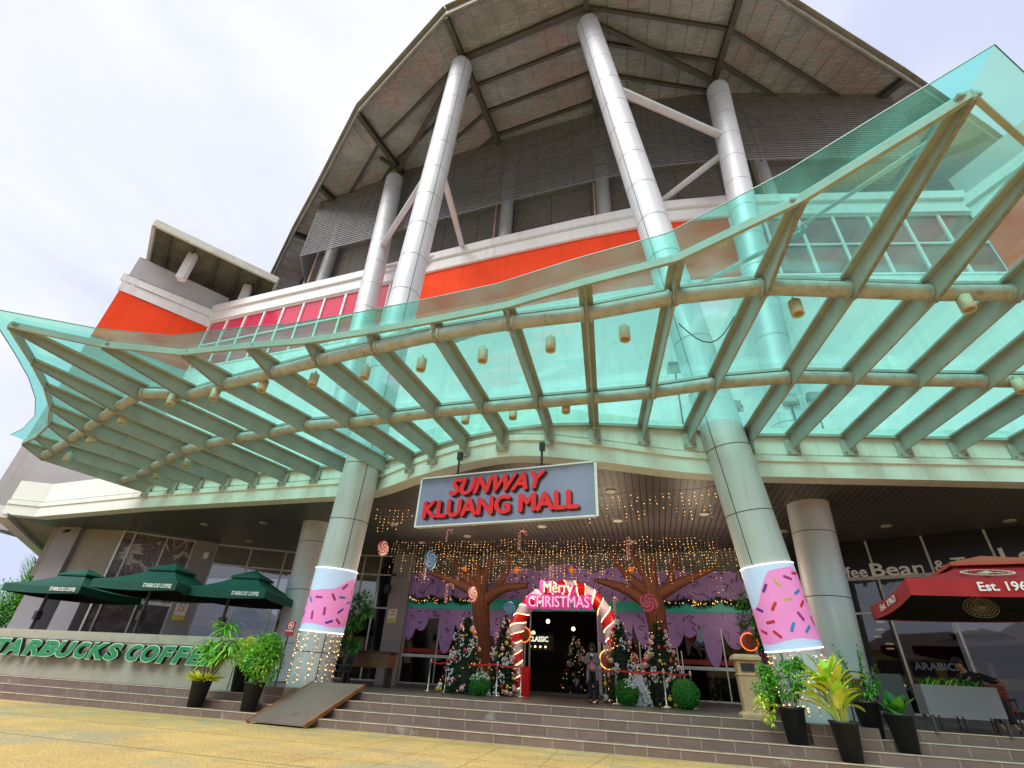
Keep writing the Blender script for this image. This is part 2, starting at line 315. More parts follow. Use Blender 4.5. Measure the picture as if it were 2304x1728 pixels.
# window bands left and right
wing = pm('red_window_glass', (.56, .035, .085), .12, var=.12, scale=.35, spec=.8)
wing2 = pm('maroon_window_glass', (.30, .10, .11), .15, var=.15, scale=.3, spec=.8)
def band(x0, x1, n, mat_):
    for i in range(n):
        a, b = lerp(x0, x1, i/n), lerp(x0, x1, (i+1)/n); pl = sub(LED, a, b)
        o = MB().curtain(pl, 18.3, 22.5, .3, 0, -.06).build('window', mat_, B)
        f = MB(); f.curtain(pl, 22.38, 22.5, .3, 0, .04); f.curtain(pl, 18.3, 18.42, .3, 0, .04); f.curtain(pl, 20.34, 20.44, .3, 0, .03)
        q = sub(pl, a, a+.14); f.curtain(q, 18.42, 22.38, .3, 0, .045); f.build('frame', M_white, o)
band(-29.5, -12.6, 10, wing); band(5.75, 17.5, 7, wing2)
# side wings
for nm, pts, base in (('left', [(-32.5, 16.9), (-29.35, 21.95)], 0), ('right', [(17.5, 21.5), (20.6, 16.6)], 1)):
    wn = MB(); ext = [(-34.5, 26)] if not base else [(30, 18.0)]
    pl = (ext+pts) if not base else (pts+ext)
    wn.curtain(pl, 6.46, 18.3, .4, 0); wn.build('wing_wall', M_greyw, B)
    MB().curtain(pl, 18.3, 22.1, .4).build('wing_band', M_orange, B)
    c = MB().curtain(pl, 22.1, 22.9, .5, 0, .12); c.curtain(pl, 22.9, 23.5, .6, 0, .28); c.build('wing_cornice', M_white, B)
    MB().curtain(pl, 23.5, 25.2, .4).build('wing_parapet', M_greyw, B)
# wing shelter roof (left)
olive = pm('olive_panel', (.13, .125, .075), .7, var=.25, scale=1.5, stain=((.05, .05, .04), 2, .55, .6))
ra = [(-30.2, 15.4), (-25.5, 22.0), (-29.5, 25.5), (-34.6, 18.8)]
rt_ = MB(); z0 = 26.3
rt_.prism(ra, z0+.25, z0+.35, 0)
for i in range(4):
    a, b = Vector((*ra[i], z0+.1)), Vector((*ra[(i+1) % 4], z0+.1)); rt_.beam(a, b, .2, .55, 1)
o = rt_.build('wing_roof', [olive, pm('stained_white_trim', (.62, .62, .55), .6, var=.1, scale=1, stain=((.42, .42, .3), 3, .55, .6))], B)
j = MB()
for t in (.12, .3, .5, .68, .85):
    a = Vector((lerp(ra[0][0], ra[1][0], t), lerp(ra[0][1], ra[1][1], t), z0+.1)); b = Vector((lerp(ra[3][0], ra[2][0], t), lerp(ra[3][1], ra[2][1], t), z0+.1)); j.beam(a, b, .14, .26)
j.build('joist', M_beam, o)
for q in ((-29.9, 18.4, 25.2), (-28.2, 22.1, 25.2)): p = MB(); p.box(q, (.5, .5, 2.4), .5); p.build('wing_post', M_white, B)
# recess behind the screen
rec = tiled('louvre_cladding', (.30, .285, .26), (.03, .03, .03), 2.6, .16, .02, rough=.6, var=.05, axes='XZ', squash=0, bump=1)
REC = [(x, y+1.5) for x, y in LED if x > -24]
MB().curtain(REC, 23.7, 36.5, .3).build('recess_wall', rec, B)
m_ = MB()
pl0 = offset(LED, -.2)
for i in range(len(LED)-1): m_.quad((*pl0[i], 23.7), (*pl0[i+1], 23.7), (LED[i+1][0], LED[i+1][1]+2, 23.7), (LED[i][0], LED[i][1]+2, 23.7))
m_.build('terrace_floor', M_greyw, B)
hr = MB()   # horizontal ledges and ducts behind the screen
hr.curtain([(x, y+1.2) for x, y in LED if x > -24], 28.9, 29.6, .4); hr.build('duct', pm('grey_duct', (.27, .26, .24), .6), B)
# pipes lying on the ledge
pp = MB(); lp = offset(LED, .1)
for i in range(9):
    a, b = Vector((*lp[i], 24.02)), Vector((*lp[i+1], 24.02)); n = 3
    for k in range(n): pp.tube([a.lerp(b, (k+.08)/n), a.lerp(b, (k+.92)/n)], .07, 6)
pp.build('ledge_pipe', M_louv, B)
# louvre screen
SCR = [(x*.955-.2, y*.955-.1) for x, y in [(-22.7, 20.94)]+LED[2:]]
SZ0, SZ1, NS = 26.15, 32.75, 34
ls = MB()
for k in range(NS):
    z = lerp(SZ0, SZ1, k/(NS-1)); A = SCR
    for i in range(len(A)-1): ls.beam((*A[i], z), (*A[i+1], z), .075, .05)
# screen returns along the left side
LR = [SCR[0], (SCR[0][0]-3.2, SCR[0][1]+6)]
for k in range(NS):
    z = lerp(SZ0, SZ1, k/(NS-1)); ls.beam((*LR[0], z), (*LR[1], z), .075, .11)
scr = ls.build('louvre_screen', M_louv, B)
hg = MB(); hb = offset(SCR, -.12)
for i in range(len(SCR)-1):
    for t in (0, .25, .5, .75):
        x, y = lerp(hb[i][0], hb[i+1][0], t), lerp(hb[i][1], hb[i+1][1], t); hg.box((x, y, (SZ0+SZ1)/2), (.07, .07, SZ1-SZ0))
for z in (27.6, 29.5, 31.4): hg.curtain(hb, z, z+.09, .08)
hg.build('screen_post', M_dark, scr)
# ---- columns
def cladcol(name, p, q, r, step, vang, start=.6, lab=None):
    p, q = Vector(p), Vector(q); mb = MB(); d = (q-p); ln = d.length; d.normalize(); n = max(2, int((ln-start)/step))
    mb.tube([p, q], r, 40, 0); 
    x = d.cross(Vector((0, 1, 0))).normalized(); y = d.cross(x)
    k = start
    while k < ln-.2:
        c0 = p+d*k; mb.tube([c0-d*.011, c0+d*.011], r+.004, 40, 1, cap=False); k += step
    for va in vang:
        o_ = (Vector((math.cos(va), math.sin(va), 0)))*(r+.001); mb.beam(p+o_, q+o_, .02, .02, 1)
    mb.lathe(q, [(r, 0), (r*.9, .18), (.22, .3), (.16, .75)], 24, 0)
    o = mb.build(name, [M_clad, M_joint], B)
    if lab: o['label'] = lab
    return o
cladcol('column', (-9.5, 14.15, .68), (-7.75, 12.75, 31.0), .6, 1.85, [-.75], .9, 'left front leaning column')
cladcol('column', (3.35, 14.35, .68), (-.5, 12.45, 31.2), .6, 1.85, [-2.3], .9, 'right front leaning column')
cladcol('column', (-13.1, 17.9, .68), (-14.85, 18.7, 30.9), .6, 1.85, [], 1.2, 'left rear column')
cladcol('column', (4.9, 17.2, .68), (6.35, 17.1, 30.6), .6, 1.85, [], 1.1, 'right rear column')
for x in (-21.0, -6.9, -.6, 8.6):
    mb = MB(); y = sub(LED, x, x+1)[0][1]+.85; mb.tube([(x, y, 23.7), (x, y, 33.5)], .42, 20); mb.build('short_column', M_clad, B)
    mb = MB(); mb.tube([(x-.5, y-.7, 23.9), (x-.5, y-.7, 29)], .06, 6); mb.build('downpipe', pm('copper_pipe', (.5, .3, .2), .5), B)
# braces
def brace(a, b, r=.17):
    mb = MB(); mb.tube([a, b], r, 14); mb.build('brace', M_clad, B)
def colat(p, q, z): p, q = Vector(p), Vector(q); return p.lerp(q, (z-p.z)/(q.z-p.z))
P1, P2, P3, P4 = [(Vector(a), Vector(b)) for a, b in (((-13.1, 17.9, .68), (-14.85, 18.7, 30.9)), ((-9.5, 14.15, .68), (-7.75, 12.75, 31.0)), ((3.35, 14.35, .68), (-.5, 12.45, 31.2)), ((4.9, 17.2, .68), (6.35, 17.1, 30.6)))]
brace(colat(*P3, 25.6), colat(*P4, 26.0), .2); brace(colat(*P4, 25.2), (2.2, 19.1, 24.1))
brace(colat(*P2, 23.3), colat(*P1, 23.6)); brace(colat(*P2, 23.0), (-9.4, 20.0, 24.0)); brace(colat(*P1, 22.0), (-10.5, 20.0, 24.0), .13)
# ---- roof
foil = pm('foil_insulation', (.92, .94, .98), .30, metal=.25, var=.22, scale=.6, stain=[((.85, .50, .50), .3, .50, .5), ((.62, .66, .60), .5, .55, .4)])
t = foil.node_tree; b_ = t.nodes['Principled BSDF']; co = N(t, 'ShaderNodeTexCoord')
n1 = N(t, 'ShaderNodeTexNoise'); n1.inputs['Scale'].default_value = 2.4; n1.inputs['Detail'].default_value = 9; n1.inputs['Roughness'].default_value = .72; n1.inputs['Distortion'].default_value = 1.2
mpp = N(t, 'ShaderNodeMapping'); mpp.inputs['Scale'].default_value = (.6, 3.2, 1); t.links.new(co.outputs['Object'], mpp.inputs[0]); t.links.new(mpp.outputs[0], n1.inputs['Vector'])
bb = N(t, 'ShaderNodeBump'); bb.inputs['Strength'].default_value = 1; bb.inputs['Distance'].default_value = .5; t.links.new(n1.outputs['Fac'], bb.inputs['Height']); t.links.new(bb.outputs[0], b_.inputs['Normal'])
src_ = b_.inputs['Base Color'].links[0].from_socket; mr_ = N(t, 'ShaderNodeMapRange'); mr_.inputs[1].default_value = .44; mr_.inputs[2].default_value = .58; mr_.inputs[3].default_value = .84; mr_.inputs[4].default_value = 1.04; t.links.new(n1.outputs['Fac'], mr_.inputs[0])
vs_ = N(t, 'ShaderNodeVectorMath', operation='SCALE'); t.links.new(src_, vs_.inputs[0]); t.links.new(mr_.outputs[0], vs_.inputs['Scale']); t.links.new(vs_.outputs[0], b_.inputs['Base Color'])  # glints of the crinkled foil painted into its base colour
OUT = [(-42, 35.5), (-32.7, 27.5), (-25.6, 21.9), (-20.9, 18.4), (-15.3, 14.1), (-7.9, 10.4), (-.45, 9.5), (7.35, 12.35), (16.7, 19.3), (23, 24.2), (32, 31.5)]
INN = [(-30, 42), (-26, 36), (-22, 28), (-19.8, 27), (-14.0, 26), (-6.7, 26), (-.7, 26), (4.9, 26), (10.5, 27), (14, 30), (20, 40)]
def rz_(o_, i_, t): return lerp(31.85, 33.9, t)
MB_roof = MB()
for i in range(len(OUT)-1):
    a, b = OUT[i], OUT[i+1]; c_, d_ = INN[i+1], INN[i]
    P = [(*a, 31.85), (*b, 31.85), (*c_, 33.9), (*d_, 33.9)]; MB_roof.add(P, ((0, 3, 2, 1),), 0)
    MB_roof.add([(p[0], p[1], p[2]+.3) for p in P], ((0, 1, 2, 3),), 1)
roof = MB_roof.build('roof', [foil, M_louv], B)
e = MB()
for i in range(len(OUT)-1):
    a, b = OUT[i], OUT[i+1]; e.beam((*a, 31.97), (*b, 31.97), .16, .55); e.tube([(*a, 31.66), (*b, 31.66)], .09, 8)
    # pale trim above
    o2 = offset([a, b], .16); e.beam((*o2[0], 32.22), (*o2[1], 32.22), .3, .1)
e.build('roof_edge', M_bronze, roof)
def onroof(i, t): a, b = OUT[i], INN[i]; return Vector((lerp(a[0], b[0], t), lerp(a[1], b[1], t), lerp(31.85, 33.9, t)))
for i in range(1, len(OUT)-1):
    mb = MB(); a, b = onroof(i, 0), onroof(i, .75); dz = Vector((0, 0, .12)); mb.beam(a-dz, b-dz*2, .30, .05); mb.beam(a-dz*2.2, b-dz*3.2, .07, .38); mb.beam(a-dz*4, b-dz*5.2, .30, .05); mb.build('beam', M_beam, roof)
for i in range(1, len(OUT)-2):
    for dist in (2.35, 4.1, 5.9, 7.7, 9.5, 11.3):
        la = (Vector(OUT[i])-Vector(INN[i])).length; lb = (Vector(OUT[i+1])-Vector(INN[i+1])).length
        t1 = dist/la*(1 if i != 2 else 1); t2 = dist/lb
        if t1 > .8 or t2 > .8: continue
        a, b = onroof(i, t1), onroof(i+1, t2); dz = Vector((0, 0, .1)); mb = MB()
        if dist == 2.35 and 5 <= i < 6: mb.beam(a-dz*2, b-dz*2, .3, .4)
        else: mb.beam(a-dz*1.5, b-dz*1.5, .16, .28)
        mb.build('purlin', M_beam, roof)
def ring(a, b, w_=.26, h_=.34):
    mb = MB(); mb.beam(a, b, w_, h_); mb.build('tie_beam', M_beam, roof)
T1, T2, T3, T4 = Vector((-14.85, 18.7, 31.7)), Vector((-7.75, 12.75, 31.8)), Vector((-.5, 12.45, 31.95)), Vector((6.35, 17.1, 31.6))
ring(T1, T2); ring(T3, T4)
ring(Vector((-14.85, 18.7, 32.2)), Vector((-15.6, 17.5, 32.0)), .2, .2)
# panel seams on the foil: thin battens running up the slope
bt = MB()
for i in range(1, len(OUT)-2):
    n = max(2, int(math.dist(OUT[i], OUT[i+1])/1.15))
    for k in range(1, n):
        s_ = k/n; a = onroof(i, .02).lerp(onroof(i+1, .02), s_); b = onroof(i, .7).lerp(onroof(i+1, .7), s_); bt.beam(a-Vector((0, 0, .008)), b-Vector((0, 0, .008)), .03, .012)
bt.build('foil_seam', pm('seam_tape', (.2, .19, .18), .5, metal=.4), roof)
# ---- lower fascia and soffit
FR = [(-27.8, 15.2), (-26.6, 15.8), (-20.0, 15.1), (-10.6, 14.65), (-9.1, 14.45), (-6.8, 13.2), (-4.7, 12.25), (-3.0, 12.0), (-1.0, 12.7), (1.2, 13.75), (3.1, 14.3), (10.1, 15.6), (20, 17.5), (26, 18.6)]
FP = [FR[0], FR[1], FR[2]]+smooth_poly(FR[3:11], 4)+FR[11:]
f = MB(); f.curtain(FP, 6.4, 6.85, .5, 0, 0); f.curtain(FP, 6.85, 7.02, .5, 0, .05); f.curtain(FP, 7.02, 7.10, .4, 0, -.05); f.curtain(FP, 7.10, 7.95, .5, 0, -.02)
f.build('fascia', M_cream, B)
f = MB(); tp = offset(FP, -.4)
for i in range(len(FP)-1):
    f.quad((*tp[i], 7.9), (*tp[i+1], 7.9), (tp[i+1][0], 24, 7.9), (tp[i][0], 24, 7.9))
f.build('podium_roof', M_white, B)
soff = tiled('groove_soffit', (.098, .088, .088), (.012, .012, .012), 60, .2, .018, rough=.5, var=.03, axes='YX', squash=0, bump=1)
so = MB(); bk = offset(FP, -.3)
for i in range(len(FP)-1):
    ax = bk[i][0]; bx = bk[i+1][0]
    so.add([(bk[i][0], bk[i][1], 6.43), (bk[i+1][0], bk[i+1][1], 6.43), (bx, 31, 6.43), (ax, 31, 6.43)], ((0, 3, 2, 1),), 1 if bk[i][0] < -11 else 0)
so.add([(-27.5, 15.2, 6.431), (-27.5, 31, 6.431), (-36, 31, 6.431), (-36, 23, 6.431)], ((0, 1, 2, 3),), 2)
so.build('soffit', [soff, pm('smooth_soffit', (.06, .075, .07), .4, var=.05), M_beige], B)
mb = MB(); mb.beam((-27.8, 15.2, 6.5), (-36.2, 23.1, 6.5), .5, .5); mb.build('eave_edge', M_white, B)
for x, y in ((-10.0, 18.3), (-7.6, 21.9), (-10.1, 21.4), (-3.9, 19.1), (-4.0, 22.4), (-.9, 18.5), (-.5, 21.8), (-13.3, 21.1), (-19.0, 17.7), (-15.9, 17.7), (-19.1, 20.7), (8.3, 19.9), (11.7, 19.5), (5.1, 20.4), (2.1, 17.9), (-.9, 15.2), (-7.5, 20.4)):
    mb = MB(); mb.lathe((x, y, 6.40), [(.001, .01), (.13, .01), (.17, 0), (.17, .03)], 16, 0); mb.build('downlight', pm('downlight_trim', (.5, .47, .4), .5), B)
# ================================================================== STOREFRONT (recessed ground floor)
WL = [(-30, 16.5), (-27.5, 17.6), (-24.2, 18.3), (-21.3, 21.1), (-18.1, 22.9), (-12.5, 24), (-5.4, 24), (.9, 23.7), (5.6, 22.9), (8.2, 22), (12.4, 20.1), (20, 16.5)]
WA = [0]
for a, b in zip(WL[:-1], WL[1:]): WA.append(WA[-1]+math.dist(a, b))
def wp(s, off=0):
    for i in range(len(WL)-1):
        if s <= WA[i+1] or i == len(WL)-2:
            t = (s-WA[i])/(WA[i+1]-WA[i]); a, b = WL[i], WL[i+1]; l_ = WA[i+1]-WA[i]; tx, ty = (b[0]-a[0])/l_, (b[1]-a[1])/l_
            return (a[0]+(b[0]-a[0])*t+ty*off, a[1]+(b[1]-a[1])*t-tx*off), (tx, ty)
def wpl(s0, s1, off=0):
    ss = [s0]+[s for s in WA if s0+.01 < s < s1-.01]+[s1]; pts = [wp(s)[0] for s in ss]; return offset(pts, off) if off else pts
def panel(mb, s0, s1, z0, z1, off=0, th=.12, mi=0): mb.curtain(wpl(s0, s1), z0, z1, th, mi, off); return mb
def wpart(name, s0, s1, z0, z1, mat_, off=0, th=.12, lab=None):
    o = panel(MB(), s0, s1, z0, z1, off, th).build(name, mat_, B)
    if lab: o['label'] = lab
    return o
PZ = .68
wpart('wall_base', 10.1, 35.9, PZ, .80, pm('dark_plinth', (.10, .095, .09), .5), .06, .3)
wpart('wall_base', 39.5, 50.5, PZ, .80, MC['dark_plinth'], .06, .3)
# left end pillars and upper wall
wpart('pillar', 2.85, 3.95, PZ, 6.43, M_pill, .15, .9, 'grey end pillar below the eave')
wpart('pillar', 4.6, 5.55, PZ, 4.3, M_pill, .05, .6)
wpart('lintel_wall', 2.4, 6.05, 4.2, 6.43, M_beige, -.1, .4)
wpart('pillar', 9.12, 10.1, PZ, 6.43, M_pill, .12, .8, 'grey pillar beside the printed window')
wpart('pillar', 19.42, 20.5, PZ, 6.43, M_pill, .3, .9, 'grey pillar left of the entrance doors')
# printed window (photo mural in muted tones, generic)
def mural(name, cols, seed):
    m = bpy.data.materials.new(name); m.use_nodes = True; t = m.node_tree; l = t.links.new; b = t.nodes['Principled BSDF']; b.inputs['Roughness'].default_value = .25
    co = N(t, 'ShaderNodeTexCoord'); mp_ = N(t, 'ShaderNodeMapping'); mp_.inputs['Location'].default_value = (seed, seed*.7, 0); l(co.outputs['Object'], mp_.inputs[0])
    n = N(t, 'ShaderNodeTexNoise'); n.inputs['Scale'].default_value = .8; n.inputs['Detail'].default_value = 9; n.inputs['Distortion'].default_value = 2.2; n.inputs['Roughness'].default_value = .62; l(mp_.outputs[0], n.inputs['Vector'])
    r = N(t, 'ShaderNodeValToRGB'); r.color_ramp.interpolation = 'LINEAR'
    for i, (p_, c_) in enumerate(cols):
        el = r.color_ramp.elements[i] if i < 2 else r.color_ramp.elements.new(p_)
        el.position = p_; el.color = (*c_, 1)
    l(n.outputs['Fac'], r.inputs[0]); l(r.outputs[0], b.inputs['Base Color']); return m
mur1 = mural('mural_print', [(.32, (.015, .012, .018)), (.70, (.40, .34, .30)), (.44, (.10, .05, .06)), (.50, (.22, .17, .15)), (.56, (.07, .06, .09)), (.62, (.55, .5, .5))], 3)
mur2 = mural('mural_print_lower', [(.3, (.02, .02, .03)), (.7, (.14, .12, .13)), (.5, (.06, .05, .055)), (.58, (.10, .10, .12))], 8)
def shopwin(s0, s1, z0, z1, mull, mat_, hl=(), name='shop_window', fw=.07, lab=None, off=0, fm_=None):
    o = wpart(name, s0, s1, z0, z1, mat_, off, .03, lab)
    f = MB(); panel(f, s0, s1, z1-fw, z1, off+.04, .1); panel(f, s0, s1, z0, z0+fw, off+.04, .1)
    for s in [s0]+list(mull)+[s1-fw]: panel(f, s, s+fw, z0, z1, off+.045, .11)
    for z in hl: panel(f, s0, s1, z, z+fw, off+.04, .1)
    f.build('frame', fm_ or M_alu, o); return o
M_alu = pm('aluminium_frame', (.55, .55, .54), .4, metal=.5)
shopwin(6.05, 9.12, 3.4, 6.4, (6.5, 7.84), mur1, (), 'printed_window', lab='window pane covered by a muted photo print')
shopwin(6.05, 9.12, .8, 3.4, (6.4, 7.7), mur2, (), 'printed_window')
shopwin(10.1, 19.42, .8, 6.4, (11.74, 13.45, 15.2, 16.6, 17.74, 18.6), M_shopg, (3.86, 5.4))
# centre: purple icing graphics, teal band, doors
purp = pm('purple_icing_print', (.42, .25, .68), .45, var=.16, scale=1.2)
teal = pm('teal_band_print', (.02, .60, .52), .4, var=.05)
dpurp = pm('dark_purple_sprinkle', (.085, .05, .22), .45); lilac = pm('lilac_sprinkle', (.30, .14, .34), .45)
wpart('wall_head', 20.5, 35.9, 4.36, 6.43, pm('grey_glass_head', (.15, .16, .17), .2), 0, .2, 'grey panel wall above the entrance doors')
def icing(name, s0, s1, ztop, prof, off, mat_, seed=1, dn=1, nsp=40, zr=None):
    """decal sheet: straight top, dripping lower edge (or bumpy top for dn=-1)"""
    n = 90; mb = MB(); xs = [lerp(s0, s1, i/n) for i in range(n+1)]
    A = [Vector((*wp(s, off)[0], ztop)) for s in xs]; Bq = [Vector((*wp(s, off)[0], prof(s))) for s in xs]
    for i in range(n):
        if dn > 0: mb.quad(Bq[i], Bq[i+1], A[i+1], A[i])
        else: mb.quad(A[i], A[i+1], Bq[i+1], Bq[i])
    r2 = random.Random(seed); k = 0
    while k < nsp:
        s = r2.uniform(s0+.15, s1-.15); zlo, zhi = sorted((prof(s), ztop)); 
        k += 1
        if zhi-zlo < .3: continue
        z = r2.uniform(zlo+.1, zhi-.1); a = r2.uniform(0, 3.14); (x, y), (tx, ty) = wp(s, off+.006); hl = r2.uniform(.07, .12); hw = .028
        ca, sa = math.cos(a), math.sin(a); P = [Vector((x+tx*(u*ca-v*sa), y+ty*(u*ca-v*sa), z+u*sa+v*ca)) for u, v in ((-hl, -hw), (hl, -hw), (hl+.02, 0), (hl, hw), (-hl, hw), (-hl-.02, 0))]
        mb.add(P, (tuple(range(6)),), r2.choice((1, 1, 2)))
    return mb.build(name, [mat_, dpurp, lilac], B)
def drip(s, base, items):
    z = base
    for c0, w_, d in items:
        u = abs(s-c0)/w_
        if u < 1: z = min(z, base-(d*(1-u**4) if u < 1 else 0)) if False else min(z, base-d*math.sqrt(max(0, 1-u*u))*1.0)
    return z
DL = [(20.75, .32, .95), (21.3, .35, .55), (22.62, .42, 1.45), (23.35, .35, .5), (23.95, .4, .9), (25.0, .5, .7), (25.9, .4, .9)]
icing('icing_print', 20.5, 26.35, 3.93, lambda s: drip(s, 3.5, DL), .05, purp, 2, nsp=45)
DR = [(29.9, .4, .8), (30.7, .5, 1.2), (31.7, .45, .9), (32.8, .5, .9), (33.5, .35, .5), (34.35, .38, 1.55), (35.2, .45, .9), (35.7, .3, .6)]
icing('icing_print', 29.7, 35.9, 3.93, lambda s: drip(s, 3.5, DR), .05, purp, 5, nsp=45)
def bump_(s):
    c_ = [(21.4, 1.4, .75), (23.3, 1.2, .6), (26.2, 1.5, .9), (28.3, 1.6, 1.05), (30.7, 1.4, .9), (33.0, 1.5, .75), (35, 1.4, .65)]
    return 4.9+max([0]+[h*math.sqrt(max(0, 1-((s-c0)/w_)**2)) for c0, w_, h in c_])
icing('icing_print', 20.5, 35.9, 4.36, bump_, .06, purp, 9, dn=-1, nsp=170)
o = wpart('teal_band', 20.45, 35.9, 3.93, 4.36, teal, .10, .3)
o = shopwin(20.5, 26.35, .8, 3.93, (22.2, 23.75, 25.2), M_darkg, (), 'glass_door', .05, off=.0)
o = shopwin(29.75, 35.9, .8, 3.93, (31.4, 32.9, 34.7), M_darkg, (), 'glass_door', .05, off=.0)
for s0, s1 in ((20.5, 26.35), (29.75, 35.9)):
    r_ = MB(); panel(r_, s0, s1, 1.86, 1.98, .07, .05); r_.build('push_rail', pm('frosted_rail', (.55, .72, .74), .3), B)
    r_ = MB(); panel(r_, s0, s1, 2.05, 2.22, .035, .02); r_.build('red_strip', pm('dark_red_strip', (.25, .012, .012), .4), B)
for s in (23.6, 33.1):
    (x, y), _ = wp(s, .18); mb = MB(); mb.tube([(x, y, 1.4), (x, y, 2.5)], .025, 8); mb.build('door_handle', M_chrome, B)
for s in (26.4, 26.62, 29.68, 29.9): wpart('door_post', s, s+.06, PZ, 3.93, M_alu, .05, .08)
# right shop
blk = pm('black_sign_panel', (.008, .008, .010), .3)
wpart('sign_band', 35.9, 50.5, 5.1, 6.43, blk, .05, .1, 'black sign band over the right cafe')
f = MB()
for s in (37.6, 39.1, 40.48, 42.2, 43.95, 45.7, 47.4, 49.1): panel(f, s, s+.07, 5.08, 6.4, .10, .04)
panel(f, 35.9, 50.5, 5.06, 5.12, .10, .04); f.build('sign_frame', M_alu, B)
shopwin(35.9, 50.5, .8, 5.08, (37.6, 39.1, 40.52, 42.27, 43.95, 45.7, 47.4, 49.1), M_darkg, (3.84,))
# word signs on the band
CS = thing('cafe_sign', 'raised white shop name lettering on the black band over the right cafe', 'lettering', (8.5, 21.8, 5.1))
for word, s0, wd, z0, h in (('The', 37.2, .75, 5.14, .36), ('Coffee', 38.75, 1.52, 5.10, .38), ('Bean', 40.40, 1.62, 5.09, .46), ('&', 42.3, .35, 5.14, .35), ('Tea', 42.8, 1.0, 5.14, .4), ('Leaf', 44.12, 1.5, 5.2, .55)):
    (x, y), (tx_, ty_) = wp(s0, .14); tx = MB(); put_text(tx, word, (x, y, z0), (tx_, ty_, 0), wd, h, .05, .014); tx.build('word', M_wht, CS)
# interior shell
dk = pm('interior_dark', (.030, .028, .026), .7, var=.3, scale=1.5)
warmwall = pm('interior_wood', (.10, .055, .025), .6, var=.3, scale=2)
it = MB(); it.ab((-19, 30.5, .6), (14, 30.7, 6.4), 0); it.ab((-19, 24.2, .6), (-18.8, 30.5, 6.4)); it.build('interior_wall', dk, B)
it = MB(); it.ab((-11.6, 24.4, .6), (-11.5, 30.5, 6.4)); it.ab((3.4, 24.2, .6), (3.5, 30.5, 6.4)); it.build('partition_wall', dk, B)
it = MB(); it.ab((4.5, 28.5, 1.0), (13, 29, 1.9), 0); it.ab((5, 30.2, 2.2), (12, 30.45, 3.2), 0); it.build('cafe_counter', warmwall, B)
# ================================================================== GLASS CANOPY
C = thing('glass_canopy', 'wide curved green glass canopy on pale steel ribs over the entrance', 'canopy', (-4, 11, 7.8))
CZ = 7.75
inner = [(329, 1110), (388, 1102), (445, 1098), (506, 1093), (570, 1091), (637, 1084), (709, 1077), (785, 1070), (864, 1063), (925, 1054), (976, 1034), (1047, 1016), (1131, 1002), (1233, 989), (1338, 987), (1448, 991), (1551, 996), (1682, 1011), (1784, 1011), (1911, 1013), (2035, 1017), (2158, 1019), (2291, 1023)]
outer = [(51, 998), (80, 985), (110, 956), (114, 918), (101, 872), (72, 817), (20, 735), (230, 780), (411, 798), (557, 783), (689, 772), (828, 751), (974, 725), (1141, 692), (1316, 641), (1527, 586), (1804, 454), (2190, 218)]
I3 = [oncurtain(x, y, offset(FP, .03)) for x, y in inner]; O3 = [onz(x, y, CZ) for x, y in outer]
for v in I3: v.z += .09
# right-hand side beyond the frame mirrors the left-hand side about the tip-to-tip axis
tl, trr = O3[6].copy(), O3[17].copy(); mid = (tl+trr)/2; ax = (trr-tl).normalized()
def mir(v): d = v-mid; k = d.dot(ax); return mid+d-ax*(2*k)
for k in (5, 4, 3, 2, 1, 0): q = mir(O3[k]); O3.append(Vector((q.x, q.y, CZ)))
q = mir(I3[0]); I3.append(Vector((I3[-1].x+1.4, I3[-1].y+.26, I3[-1].z)))
t1 = [(110, 1015), (165, 975), (212, 940), (262, 905), (305, 882), (318, 885), (318, 885), (410, 883), (506, 868), (625, 842), (745, 815), (868, 782), (1006, 752), (1160, 724), (1320, 705), (1490, 678), (1703, 662), (1915, 652), (2110, 656), (2290, 658)]
# pipe crossings measured along every rib as a fraction from outer to inner end
NR = len(O3)
def onrib(i, t): a, b = O3[i], I3[i]; v = a.lerp(b, t); return v
T1f = []; T2f = []
def crossY(i, f_):
    # find t where rib i meets plan curve f_
    a, b = O3[i], I3[i]; best = 0
    for k in range(201):
        t = k/200; p = a.lerp(b, t)
        if p.y >= f_(p.x): return t
    return None
def interp(tab):
    def f_(x):
        if x <= tab[0][0]: return tab[0][1]
        for (x0, y0), (x1, y1) in zip(tab[:-1], tab[1:]):
            if x <= x1: return lerp(y0, y1, (x-x0)/(x1-x0))
        return tab[-1][1]
    return f_
def pix_curve(px): 
    t_ = sorted([(v.x, v.y) for v in (onz(x, y, 7.6) for x, y in px)]); return interp(t_)
c1 = pix_curve([(110, 1020), (290, 900), (325, 880), (420, 890), (520, 860), (640, 830), (760, 800), (880, 775), (1020, 745), (1170, 722), (1320, 706), (1500, 670), (1700, 645), (1900, 650), (2100, 656), (2300, 658)])
c2 = pix_curve([(290, 1080), (420, 1010), (510, 988), (600, 975), (700, 955), (790, 950), (890, 938), (1000, 925), (1100, 915), (1330, 895), (1500, 880), (1600, 862), (1770, 848), (1930, 850), (2100, 855), (2300, 858)])
def glz(t, i): return lerp(CZ+.12, I3[i].z+.41, t)
P1x = interp([(110, 1020), (290, 900), (325, 880), (420, 890), (520, 860), (640, 830), (760, 800), (880, 775), (1020, 745), (1170, 722), (1320, 706), (1500, 670), (1700, 645), (1900, 650), (2100, 656), (2300, 658)])
P2x = interp([(290, 1080), (420, 1010), (510, 988), (600, 975), (700, 955), (790, 950), (890, 938), (1000, 925), (1100, 915), (1330, 895), (1500, 880), (1600, 862), (1770, 848), (1930, 850), (2100, 855), (2300, 858)])
def crossP(i, f_):
    prev = None
    for k in range(4, 197):
        t = k/200; p = O3[i].lerp(I3[i], t); p.z = glz(t, i)-.26; x, y = proj(p)
        if not (100 < x < 2300): continue
        d_ = y-f_(x)
        if prev is not None and prev < 0 <= d_: return t
        prev = d_
    return None
